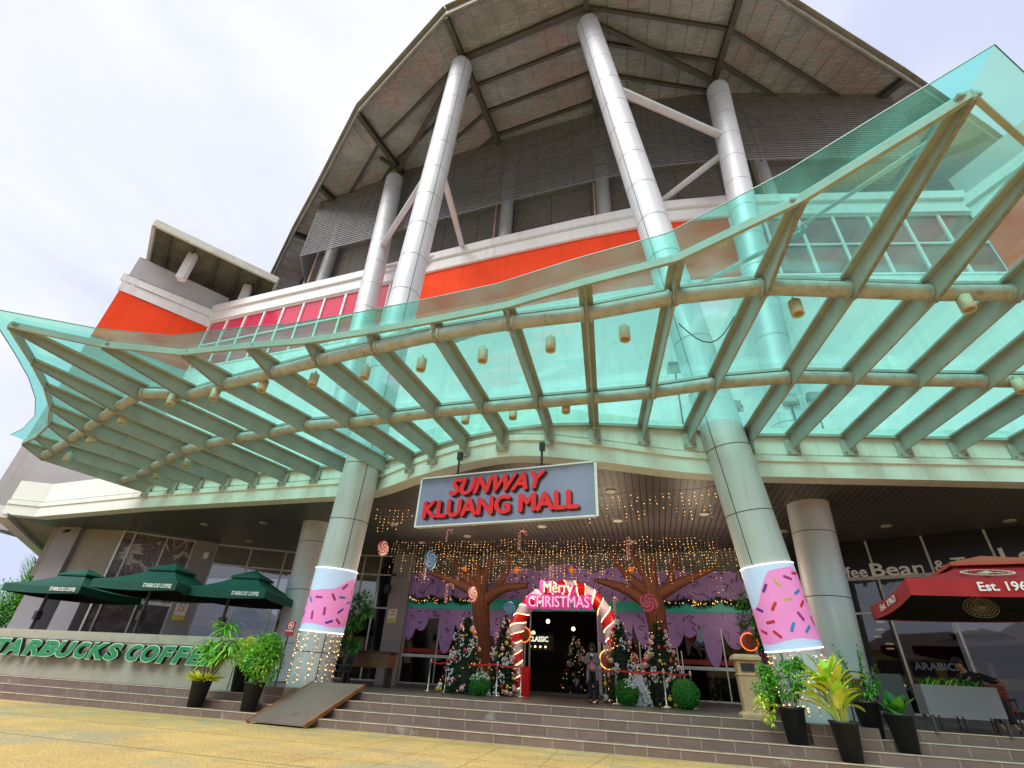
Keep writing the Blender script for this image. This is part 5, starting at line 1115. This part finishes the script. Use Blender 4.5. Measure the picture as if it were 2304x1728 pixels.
# ================================================================== RIGHT TERRACE FURNITURE
T = thing('planter_box', 'grey rectangular planter box on dark legs with green plants inside', 'planter', (5.85, 13.6, PZ)); gp = pm('grey_planter', (.135, .14, .165), .6, var=.06)
mb = MB(); mb.slab([(5.17, 13.45, 1.52), (6.42, 13.45, 1.40), (6.48, 13.45, .92), (5.25, 13.45, .98)][::-1], (0, .38, 0)) if False else mb.ab((5.2, 13.4, .96), (6.5, 13.8, 1.48)); mb.build('box', gp, T)
for dx in (5.24, 6.46):
    for dy in (13.44, 13.76): mb = MB(); mb.ab((dx-.025, dy-.025, PZ), (dx+.025, dy+.025, .96)); mb.build('leg', M_dark, T)
fo = MB()
for k in range(70): a = r2.uniform(0, 6.28); strap(fo, (r2.uniform(5.3, 6.4), 13.6+r2.uniform(-.1, .1), 1.46), (math.cos(a)*.5, math.sin(a)*.4, 1), r2.uniform(.12, .26), .045, r2.choice((0, 3, 3, 4)), .9, 4)
fo.build('foliage', LG, T)
rat = pm('rattan_weave', (.30, .085, .045), .7, var=.35, scale=30, bump=.8, bscale=60)
def chair(label, x, y, rz, matb):
    T = thing('cafe_chair', label, 'chair', (x, y, PZ), 'woven cafe chairs on the right terrace'); M = Matrix.Rotation(rz, 3, 'Z'); O = Vector((x, y, PZ))
    def W_(a, b, c): return O+M@Vector((a, b, 0))+Vector((0, 0, c))
    for sx in (-.22, .22):
        for sy in (-.2, .2): mb = MB(); mb.tube([W_(sx, sy, 0), W_(sx*.95, sy*.95, .44)], .018, 8); mb.build('leg', M_dark, T)
    mb = MB(); mb.box(W_(0, 0, .45), (.50, .48, .06), rz); mb.build('seat', matb, T)
    mb = MB(); mb.slab([W_(-.25, .22, .46), W_(.25, .22, .46), W_(.25, .30, .92), W_(-.25, .30, .92)], M@Vector((0, .04, 0)))
    for k in range(9): mb.tube([W_(-.26, .215+.008*k, .5+k*.048), W_(.26, .215+.008*k, .5+k*.048)], .016, 6)
    mb.build('backrest', matb, T)
    for sx in (-.27, .27): mb = MB(); mb.tube([W_(sx, .24, .62), W_(sx, -.2, .64), W_(sx, -.21, .45)], .02, 8); mb.build('armrest', M_dark, T)
chair('woven orange brown chair behind the fiddle leaf plant', 4.75, 15.6, .2, rat); chair('woven orange brown chair right of the seated person', 7.35, 15.3, -.3, rat); chair('woven chair under the red parasol behind the planter', 6.2, 15.1, 3.0, rat); chair('woven chair close to the cafe window', 5.6, 17.4, .9, rat)
T = thing('cafe_table', 'small square dark table beside the seated person under the red parasol', 'table', (5.4, 15.6, PZ)); mb = MB(); mb.box((5.4, 15.6, PZ+.74), (.75, .75, .04)); mb.build('table_top', M_dark, T); mb = MB(); mb.tube([(5.4, 15.6, PZ), (5.4, 15.6, PZ+.72)], .035, 10); mb.lathe((5.4, 15.6, PZ), [(.25, 0), (.24, .02), (.04, .05)], 16); mb.build('pedestal', M_dark, T)
o = MB(); o.box((5.4, 15.4, PZ+.80), (.46, .25, .05)); tag(o.build('menu_stand', M_wht), 'white rectangular card lying on the small dark table', 'menu')
# black panel standing on the right terrace
T = thing('folding_board', 'dark folding menu board standing left of the grey planter', 'board', (5.0, 14.6, PZ)); mb = MB(); mb.slab([(4.78, 14.5, PZ), (5.28, 14.3, PZ), (5.28, 14.42, PZ+1.0), (4.78, 14.62, PZ+1.0)], (.01, .03, 0)); mb.build('panel', M_black, T)
# left terrace: counter, fence and chairs behind the column
T = thing('wooden_counter', 'brown wooden counter standing left of the entrance pillar', 'counter', (-10.6, 19.6, PZ)); mb = MB(); mb.ab((-11.7, 19.3, PZ+.62), (-9.75, 19.9, PZ+1.12)); mb.build('cabinet', pm('brown_board', (.16, .075, .03), .6, var=.2), T); mb = MB(); mb.ab((-11.8, 19.25, PZ+1.12), (-9.7, 19.95, PZ+1.17)); mb.build('counter_top', M_dark, T)
for dx in (-11.6, -9.85): mb = MB(); mb.ab((dx-.04, 19.35, PZ), (dx+.04, 19.85, PZ+.62)); mb.build('leg', M_dark, T)
for i, (x, y, rz, lab) in enumerate(((-11.9, 18.2, .4, 'black cafe chair under the leafy tree'), (-10.9, 18.0, -.5, 'black cafe chair in front of the wooden counter'), (-13.6, 16.4, .9, 'black cafe chair under the nearest green parasol'))):
    chair(lab, x, y, rz, M_black)
# interior glimpses
T = thing('toy_tent', 'small red and white striped toy tent behind the right glass doors', 'tent', (2.35, 25.2, 1.1)); mb = MB(); n = 12; c = Vector((2.35, 25.2, 2.05))
for k in range(n):
    a0_, a1_ = 2*math.pi*k/n, 2*math.pi*(k+1)/n; pr = None
    for j in range(5):
        t = j/4; rr = .65*t**1.4+.02; zz = .62*(1-t); cur_ = (c+Vector((rr*math.cos(a0_), rr*math.sin(a0_), zz)), c+Vector((rr*math.cos(a1_), rr*math.sin(a1_), zz)))
        if pr: mb.add([pr[0], cur_[0], cur_[1], pr[1]], ((0, 1, 2, 3),), k % 2)
        pr = cur_
mb.build('roof', [M_red, M_wht], T); mb = MB(); mb.tube([(2.35, 25.2, .7), (2.35, 25.2, 2.6)], .03, 8); mb.build('pole', M_red, T)
T = thing('cafe_name_board', 'dark hanging board reading CLASSIC inside the doorway', 'sign', (-4.2, 27, 3.1)); v = ony(1212, 1445, 27.0); mb = MB(); mb.box(v, (1.5, .06, .7)); mb.build('board', M_black, T)
mb = MB(); put_text(mb, 'CLASSIC', v+Vector((-.5, -.06, .02)), (1, 0, 0), 1.0, .24, .02, .02); mb.build('lettering', pm('lit_letter', (.8, .8, .7), .4, emit=((.9, .9, .75), .8, 0)), T)
for k in range(4): p = v+Vector((-.42+k*.26, -.06, -.2)); mb = MB(); mb.ball(p, .05, 8); mb.build('lamp', M_lampw, T)
for i, (px, py, Y) in enumerate(((1233, 1398, 26), (1200, 1424, 27.5), (1218, 1433, 29), (1290, 1415, 28))):
    v = ony(px, py, Y); mb = MB(); mb.ball(v, .10, 12); tag(mb.build('pendant_lamp', M_lampw), 'warm pendant lamp hanging inside the doorway, %s' % ('highest of the four', 'leftmost of the four', 'just right of the leftmost', 'rightmost of the four')[i], 'lamp', 'pendant lamps inside the doorway')
for i, (px, py) in enumerate(((1986, 1374), (1982, 1401), (1980, 1418), (1976, 1434), (2002, 1450), (2004, 1461), (2195, 1418))):
    v = ony(px, py, 25+i*.4); mb = MB(); mb.lathe(v, [(.001, 0), (.13, 0), (.15, .05), (.001, .06)], 14); tag(mb.build('cafe_lamp', M_lampw), ('topmost round warm lamp seen through the right cafe window', 'second round warm lamp from the top in the right cafe window', 'third round warm lamp from the top in the right cafe window', 'fourth round warm lamp from the top in the right cafe window', 'fifth round warm lamp from the top in the right cafe window', 'lowest round warm lamp in the right cafe window', 'lone warm lamp behind the right cafe window below the red parasol')[i], 'lamp', 'round lamps inside the right cafe')
xmastree((-3.6, 26.5), 2.6, .8, 31, 'dim christmas tree standing inside the dark doorway')
T = thing('cafe_word_sign', 'white ARABICA word sign inside the right cafe window', 'lettering', (8.2, 23, 2.2)); (x, y), (tx_, ty_) = wp(40.75, -.1); mb = MB(); put_text(mb, 'ARABICA', (x, y, 2.12), (tx_, ty_, 0), 1.35, .22, .03, .02); mb.build('lettering', pm('pale_letter', (.6, .7, .72), .5, emit=((.6, .75, .8), 1.0, 0)), T)
# shelves with packs in the left cafe
T = thing('display_shelf', 'wooden shelf with green, orange and white packs behind the left cafe glass', 'shelf', (-15.5, 24.5, PZ)); mb = MB()
for z in (1.35, 1.85, 2.4, 2.95): mb.ab((-17.6, 24.4, z), (-13.6, 24.8, z+.05))
mb.build('shelf', pm('pale_wood', (.30, .19, .08), .6), T); pc = [(.02, .2, .05), (.45, .08, .03), (.5, .5, .48), (.03, .04, .05), (.2, .3, .1)]
for z in (1.4, 1.9, 2.45):
    for k in range(11):
        if r2.random() < .8: mb = MB(); h_ = r2.uniform(.2, .36); mb.ab((-17.5+k*.35, 24.45, z), (-17.5+k*.35+.26, 24.7, z+h_)); ci = r2.randrange(5); mb.build('pack', pm('pack_%s' % 'abcde'[ci], pc[ci], .5), T)
# ================================================================== WALL SIGNS, CAMERAS, FLOODLIGHTS
def nosmoke(name, label, org, xa, wd, ht, base, ringc, low=None, txt=None):
    T = thing(name, label, 'sign', org); xa = Vector(xa).normalized(); n_ = Vector((xa.y, -xa.x, 0)); up = Vector((0, 0, 1)); org = Vector(org); mb = MB(); mb.slab([org, org+xa*wd, org+xa*wd+up*ht, org+up*ht], -n_*.02); mb.build('plate', base, T)
    c = org+xa*wd/2+up*ht*.74+n_*.004; mb = MB(); ring3(mb, c, xa, up, wd*.32, wd*.32, wd*.06, 0, 24)
    d = (xa-up).normalized(); e_ = (xa+up).normalized()*wd*.03; mb.add([c-d*wd*.29-e_, c+d*wd*.29-e_, c+d*wd*.29+e_, c-d*wd*.29+e_], ((0, 1, 2, 3),)); mb.build('symbol', ringc, T)
    mb = MB(); q = c+n_*.002; mb.slab([q-xa*wd*.2-up*.01, q+xa*wd*.18-up*.01, q+xa*wd*.18+up*.01, q-xa*wd*.2+up*.01], n_*.001); mb.build('cigarette', M_black if low else M_wht, T)
    if low: mb = MB(); o_ = org-up*ht*.42+n_*.001; mb.slab([o_, o_+xa*wd, o_+xa*wd+up*ht*.40, o_+up*ht*.40], -n_*.02); mb.build('lower_plate', low, T)
    if txt: mb = MB(); put_text(mb, txt, org+xa*wd*.08+up*ht*.30+n_*.003, xa, wd*.84, ht*.12, .004, .02); mb.build('lettering', M_wht if not low else M_red, T)
ylw = pm('yellow_plate', (.75, .62, .03), .5); (x, y), t_ = wp(19.62, .32); nosmoke('no_smoking_sign', 'white no smoking sign with yellow plate on the grey pillar left of the doors', (x, y, 3.42), (*t_, 0), .44, .42, M_wht, M_red, ylw, 'NO SMOKING')
(x, y), t_ = wp(9.3, .16); nosmoke('no_smoking_sign', 'white no smoking sign with yellow plate on the pillar behind the green parasols', (x, y, 3.0), (*t_, 0), .5, .5, M_wht, M_red, ylw, 'NO SMOKING')
T = nosmoke('smoking_notice', 'small red no smoking notice on a thin post at the left front column', (-10.1, 13.35, 1.90), (1, 0, 0), .27, .36, pm('dark_red_plate', (.35, .01, .015), .5), M_wht, None, 'NO SMOKING')
mb = MB(); mb.tube([(-10.0, 13.38, .68), (-10.0, 13.38, 1.9)], .02, 6); tag(mb.build('thin_post', M_black), 'thin black post carrying the red no smoking notice', 'post')
def secam(label, v, d):
    T = thing('security_camera', label, 'camera', v); v = Vector(v); d = Vector(d).normalized(); mb = MB(); mb.tube([v, v+d*.3], .06, 10); mb.build('housing', M_dark, T); mb = MB(); mb.tube([v+d*.1, v+d*.1+Vector((0, .15, .1))], .02, 6); mb.build('mount', M_dark, T)
(x, y), _ = wp(19.5, .55); secam('security camera at the top of the grey pillar left of the doors', (x, y, 5.35), (.8, -.4, .05)); (x, y), _ = wp(3.6, .4); secam('security camera on the grey end pillar', (x, y, 6.2), (.3, -.6, -.3))
(x, y), _ = wp(19.35, .45); mb = MB(); mb.box((x, y, 4.72), (.26, .22, .38)); tag(mb.build('wall_speaker', M_black), 'black wall speaker on the grey pillar left of the doors', 'speaker')
(x, y), _ = wp(9.75, .16); mb = MB(); mb.box((x, y, 5.75), (.36, .08, .3)); tag(mb.build('junction_box', M_wht), 'small white box high on the pillar beside the printed window', 'box')
for (px, py, Y, lab) in ((1518, 826, 15.4, 'floodlight above the glass left of the right front column'), (1776, 897, 16.5, 'floodlight above the glass right of the right front column'), (1830, 893, 18, 'small floodlight above the glass behind the larger one'), (1652, 912, 17, 'flat floodlight above the glass between the right columns')):
    v = ony(px, py, Y); T = thing('floodlight', lab, 'floodlight', v, 'floodlights on the podium roof'); mb = MB(); mb.box(v, (.42, .22, .32), .2); mb.build('housing', pm('flood_grey', (.25, .27, .28), .5), T); mb = MB(); mb.tube([v-Vector((.26, 0, 0)), v-Vector((.26, 0, .25)), v+Vector((.26, 0, -.25)), v+Vector((.26, 0, 0))], .02, 6, smooth=False); mb.build('bracket', M_dark, T)
    mb = MB(); mb.tube([v-Vector((0, 0, .25)), Vector((v.x, v.y, 7.9))], .03, 6); mb.build('stand', M_dark, T)
# ================================================================== PEOPLE
skinm = pm('skin', (.36, .19, .12), .55, var=.06, scale=8)
def skinmesh(name, J, E_, mat_, parent, root=0, lev=1):
    """J: list of (x,y,z,rx,ry) joints, E_: edges; smooth skin modifier surface"""
    me = bpy.data.meshes.new(name); off = LOC[parent.name]; me.from_pydata([(a-off.x, b-off.y, c-off.z) for a, b, c, *_ in J], E_, []); o = bpy.data.objects.new(name, me); COL.objects.link(o); o.parent = parent; LOC[o.name] = off
    me.materials.append(mat_); sk = o.modifiers.new('skin', 'SKIN'); sk.use_smooth_shade = True; sk.branch_smoothing = .4
    if not me.skin_vertices: 
        bpy.context.view_layer.objects.active = o
    lay = me.skin_vertices[0].data if me.skin_vertices else None
    if lay:
        for i, j in enumerate(J): lay[i].radius = (j[3], j[4]); lay[i].use_root = (i == root)
    s_ = o.modifiers.new('sub', 'SUBSURF'); s_.levels = lev; s_.render_levels = lev+1
    dg = bpy.context.evaluated_depsgraph_get(); dg.update(); m2 = bpy.data.meshes.new_from_object(o.evaluated_get(dg)); o.modifiers.clear(); o.data = m2
    return o
def hand(J, E_, wi, w, d, out_, s=1.0, curl=.5):
    """palm and five fingers growing from wrist joint wi; d = hand direction, out_ = thumb side"""
    d = Vector(d).normalized(); out_ = Vector(out_).normalized(); nrm = d.cross(out_).normalized(); p0 = Vector(w); pi = len(J); p = p0+d*.055*s; J.append((*p, .030*s, .017*s)); E_.append((wi, pi))
    for k, (o_, ln) in enumerate(((.028, .062), (.010, .072), (-.009, .067), (-.027, .052))):
        b_ = p+d*.035*s+out_*o_*s; i0 = len(J); J.append((*b_, .0095*s, .0095*s)); E_.append((pi, i0)); m_ = b_+(d*(1-curl*.4)+nrm*curl*.7)*ln*.55*s; J.append((*m_, .0085*s, .0085*s)); E_.append((i0, i0+1)); t_ = m_+(d*(1-curl)+nrm*curl*1.2)*ln*.45*s; J.append((*t_, .007*s, .007*s)); E_.append((i0+1, i0+2))
    b_ = p+out_*.038*s-d*.01*s; i0 = len(J); J.append((*b_, .011*s, .011*s)); E_.append((pi, i0)); t_ = b_+(out_*.6+d*.8+nrm*.3)*.04*s; J.append((*t_, .008*s, .008*s)); E_.append((i0, i0+1))
def face(T, c, fwd, s=1.0):
    fwd = Vector(fwd).normalized(); rt = Vector((-fwd.y, fwd.x, 0)).normalized()*-1; up = Vector((0, 0, 1)); c = Vector(c)
    mb = MB(); mb.ball(c+fwd*.092*s-up*.012*s, .016*s, 8, 0, sz=1.6); mb.build('nose', skinm, T)
    for sd_ in (-1, 1):
        e_ = MB(); e_.ball(c+fwd*.083*s+rt*sd_*.030*s+up*.018*s, .011*s, 8, 0, sz=.6); e_.build('eye', M_black, T)
    mb = MB(); mb.ball(c+fwd*.080*s-up*.055*s, .018*s, 8, 0, sz=.4); mb.build('mouth', pm('lip', (.35, .09, .08), .5), T)
# standing woman
px, py = -1.86, 17.1; H = 1.52
T = thing('person', 'standing person in grey cardigan, pink top and black headscarf, looking at a phone', 'person', (px, py, PZ))
f = H/1.52; z = PZ
J = [(px, py, z+.86, .13, .10), (px, py, z+1.02, .115, .085), (px, py, z+1.20, .135, .095), (px, py+.01, z+1.27, .06, .055), (px, py, z+1.335, .048, .048), (px, py-.015, z+1.40, .072, .082), (px, py-.015, z+1.475, .062, .07),
     (px-.155, py, z+1.235, .05, .05), (px-.20, py-.02, z+1.00, .04, .04), (px-.09, py-.20, z+1.06, .028, .028),
     (px+.155, py, z+1.235, .05, .05), (px+.21, py-.02, z+1.00, .04, .04), (px+.07, py-.20, z+1.08, .028, .028),
     (px-.085, py, z+.78, .085, .09), (px-.09, py-.02, z+.44, .055, .058), (px-.09, py+.01, z+.08, .036, .036), (px-.10, py-.09, z+.035, .034, .026), (px-.10, py-.16, z+.025, .030, .02),
     (px+.085, py, z+.78, .085, .09), (px+.09, py-.01, z+.44, .055, .058), (px+.10, py+.02, z+.08, .036, .036), (px+.12, py-.08, z+.035, .034, .026), (px+.13, py-.15, z+.025, .030, .02)]
E_ = [(0, 1), (1, 2), (2, 3), (3, 4), (4, 5), (5, 6), (2, 7), (7, 8), (8, 9), (2, 10), (10, 11), (11, 12), (0, 13), (13, 14), (14, 15), (15, 16), (16, 17), (0, 18), (18, 19), (19, 20), (20, 21), (21, 22)]
hand(J, E_, 9, (px-.09, py-.20, z+1.06), (.7, -.35, .45), (.1, -.3, .8), .9, .6); hand(J, E_, 12, (px+.07, py-.20, z+1.08), (-.7, -.35, .4), (-.1, -.3, .8), .9, .6)
skinmesh('body', J, E_, skinm, T, 0)
def grow(idx, add, edges, name, mat_, lev=1):
    J2 = [(J[i][0]+(o[0] if o else 0), J[i][1]+(o[1] if o else 0), J[i][2]+(o[2] if o else 0), J[i][3]+a, J[i][4]+a) for i, a, o in idx]; return skinmesh(name, J2, edges, mat_, T, 0, lev)
grow([(0, .012, (0, 0, .05)), (13, .015, None), (14, .02, None), (15, .022, None), (18, .015, None), (19, .02, None), (20, .022, None)], 0, [(0, 1), (1, 2), (2, 3), (0, 4), (4, 5), (5, 6)], 'trousers', pm('black_cloth', (.012, .012, .016), .8))
grow([(0, .030, (0, -.012, -.04)), (0, .028, (0, -.015, .03)), (1, .028, (0, -.015, 0)), (2, .014, (0, -.025, -.02))], 0, [(0, 1), (1, 2), (2, 3)], 'top', pm('pink_cloth', (.66, .27, .42), .8))
cd = pm('grey_knit', (.22, .22, .26), .9, var=.12, scale=20)
grow([(2, .006, (0, .03, .01)), (7, .018, None), (8, .022, None), (9, .020, (-.02, .03, 0)), (10, .018, None), (11, .022, None), (12, .020, (.02, .03, 0))], 0, [(0, 1), (1, 2), (2, 3), (0, 4), (4, 5), (5, 6)], 'cardigan_sleeves', cd)
mb = MB()
for sd_ in (-1, 1):
    prof = [(1.27, .05, -.07, .13, .05), (1.15, .085, -.115, .165, .05), (1.0, .085, -.125, .165, .06), (.85, .09, -.13, .185, .07), (.70, .10, -.12, .20, .08), (.58, .11, -.10, .20, .08)]
    rows = []
    for zz, xi, yf, xo, yb in prof: rows.append([Vector((px+sd_*xi, py+yf, z+zz)), Vector((px+sd_*(xi+xo)/2*1.05, py+yf*.9, z+zz)), Vector((px+sd_*xo, py, z+zz)), Vector((px+sd_*xo*.6, py+yb+.05, z+zz)), Vector((px, py+yb+.06, z+zz))])
    for a, b in zip(rows[:-1], rows[1:]):
        for k in range(4): mb.add([a[k], b[k], b[k+1], a[k+1]], ((0, 1, 2, 3),), 0, True)
mb.build('cardigan', cd, T)
mb = MB(); mb.ball((px, py+.018, z+1.43), .112, 18, 0, sx=.88, sy=1, sz=1.2); mb.lathe((px, py+.01, z+1.22), [(.15, 0), (.12, .06), (.075, .13), (.06, .17)], 18, 0, True, 1, .8); mb.build('headscarf', pm('black_scarf', (.015, .013, .016), .8), T)
mb = MB(); mb.ball((px, py-.052, z+1.405), .056, 16, 0, sx=.92, sy=.75, sz=1.25); mb.build('face', skinm, T); face(T, (px, py-.02, z+1.415), (0, -1, 0), 1.0)
mb = MB(); mb.slab([(px-.03, py-.29, z+1.10), (px+.03, py-.29, z+1.10), (px+.03, py-.33, z+1.21), (px-.03, py-.33, z+1.21)], (0, .008, .003)); tag(mb.build('phone', M_black), 'dark phone held in both hands by the standing person', 'phone')
mb = MB(); mb.slab([(px-.055, py-.13, z+1.24), (px, py-.14, z+1.17), (px+.055, py-.13, z+1.24), (px, py-.10, z+1.29)], (0, .01, 0)); mb.build('collar', M_wht, T)
for fx in (-.10, .125): mb = MB(); mb.ball((px+fx, py-.10, z+.035), .05, 12, 0, sx=.9, sy=2.3, sz=.75); mb.build('shoe', M_black, T)
# seated person in black behind the planter
px, py = 6.75, 14.75; z = PZ+.06
T = thing('person', 'seated person in black clothes and black cap leaning forward behind the grey planter', 'person', (px, py, PZ))
J = [(px+.1, py, z+.52, .15, .13), (px+.05, py-.02, z+.72, .13, .11), (px-.06, py-.06, z+.95, .15, .11), (px-.13, py-.10, z+1.05, .06, .06), (px-.17, py-.14, z+1.11, .05, .05), (px-.22, py-.19, z+1.16, .072, .08), (px-.24, py-.21, z+1.23, .062, .07),
     (px-.22, py-.02, z+.97, .05, .05), (px-.34, py-.22, z+.80, .042, .042), (px-.30, py-.42, z+.86, .03, .03),
     (px+.12, py-.10, z+.98, .05, .05), (px+.26, py-.32, z+.88, .042, .042), (px+.24, py-.62, z+.90, .028, .028),
     (px+.0, py-.08, z+.50, .09, .09), (px-.02, py-.48, z+.50, .065, .065), (px-.02, py-.50, z+.10, .04, .04), (px-.02, py-.62, z+.035, .034, .026),
     (px+.2, py-.08, z+.50, .09, .09), (px+.22, py-.48, z+.50, .065, .065), (px+.22, py-.50, z+.10, .04, .04), (px+.22, py-.62, z+.035, .034, .026)]
E_ = [(0, 1), (1, 2), (2, 3), (3, 4), (4, 5), (5, 6), (2, 7), (7, 8), (8, 9), (2, 10), (10, 11), (11, 12), (0, 13), (13, 14), (14, 15), (15, 16), (0, 17), (17, 18), (18, 19), (19, 20)]
hand(J, E_, 9, (px-.30, py-.42, z+.86), (.3, -.6, .3), (.6, 0, .5), .95, .7); hand(J, E_, 12, (px+.24, py-.62, z+.90), (.25, -.8, -.5), (-.8, 0, .3), 1.0, .25)
skinmesh('body', J, E_, skinm, T, 0)
bk_ = pm('black_cotton', (.010, .010, .012), .85)
grow([(0, .03, None), (1, .035, None), (2, .03, None), (7, .035, None), (8, .03, None), (9, .02, (0, .05, 0)), (10, .035, None), (11, .03, None), (12, .016, (0, .12, 0)), (3, .03, None)], 0, [(0, 1), (1, 2), (2, 3), (3, 4), (4, 5), (2, 6), (6, 7), (7, 8), (2, 9)], 'shirt', bk_)
grow([(0, .03, (0, 0, -.02)), (13, .03, None), (14, .03, None), (15, .03, None), (17, .03, None), (18, .03, None), (19, .03, None)], 0, [(0, 1), (1, 2), (2, 3), (0, 4), (4, 5), (5, 6)], 'trousers', bk_)
mb = MB(); c = Vector((px-.235, py-.19, z+1.235)); mb.lathe(c, [(.098, -.02), (.10, .02), (.085, .07), (.05, .10), (.001, .11)], 16); mb.slab([c+Vector((-.09, -.05, 0)), c+Vector((-.05, -.11, 0)), c+Vector((-.14, -.17, -.02)), c+Vector((-.18, -.10, -.02))], (0, 0, .012)); mb.build('cap', bk_, T); face(T, (px-.235, py-.20, z+1.17), (-.8, -.6, -.1), 1.0)
mb = MB(); mb.ball(c+Vector((.035, .03, -.045)), .083, 12, 0, sz=1.1); mb.build('hair', bk_, T)
# ================================================================== SHOPHOUSES ACROSS THE FORECOURT (behind the camera, seen in the glass)
yel = pm('cream_yellow_wall', (.42, .34, .16), .8, var=.1); brn = pm('brown_roof_tile', (.09, .05, .04), .8, var=.3, scale=2)
for i, (x0, x1, h) in enumerate(((-46, -30, 9.5), (-29, -14, 8.2), (-13, 4, 9.0), (5, 20, 8.0), (21, 38, 9.4))):
    T = thing('shophouse', 'cream and brown shophouse %s in the row across the forecourt' % ('at the far left', 'second from the left', 'in the middle', 'second from the right', 'at the far right')[i], 'building', ((x0+x1)/2, -34, 0), 'shophouses across the forecourt')
    mb = MB(); mb.ab((x0, -42, 0), (x1, -34, h-2.2)); mb.build('wall', yel, T); mb = MB(); cx = (x0+x1)/2
    mb.add([(x0-.8, -33, h-2.4), (x1+.8, -33, h-2.4), (x1+.8, -43, h-2.4), (x0-.8, -43, h-2.4), (x0+3, -38, h+1), (x1-3, -38, h+1)], ((0, 1, 5, 4), (2, 3, 4, 5), (1, 2, 5), (3, 0, 4), (0, 3, 2, 1))); mb.build('roof', brn, T)
    n = 4
    for fl in (0, 1):
        for k in range(n):
            a = lerp(x0, x1, (k+.15)/n); b = lerp(x0, x1, (k+.85)/n); mb = MB(); mb.ab((a, -34.05, .3 if not fl else 4.0), (b, -33.95, 2.9 if not fl else 5.6)); mb.build('window' if fl else 'shop_front', M_black, T)
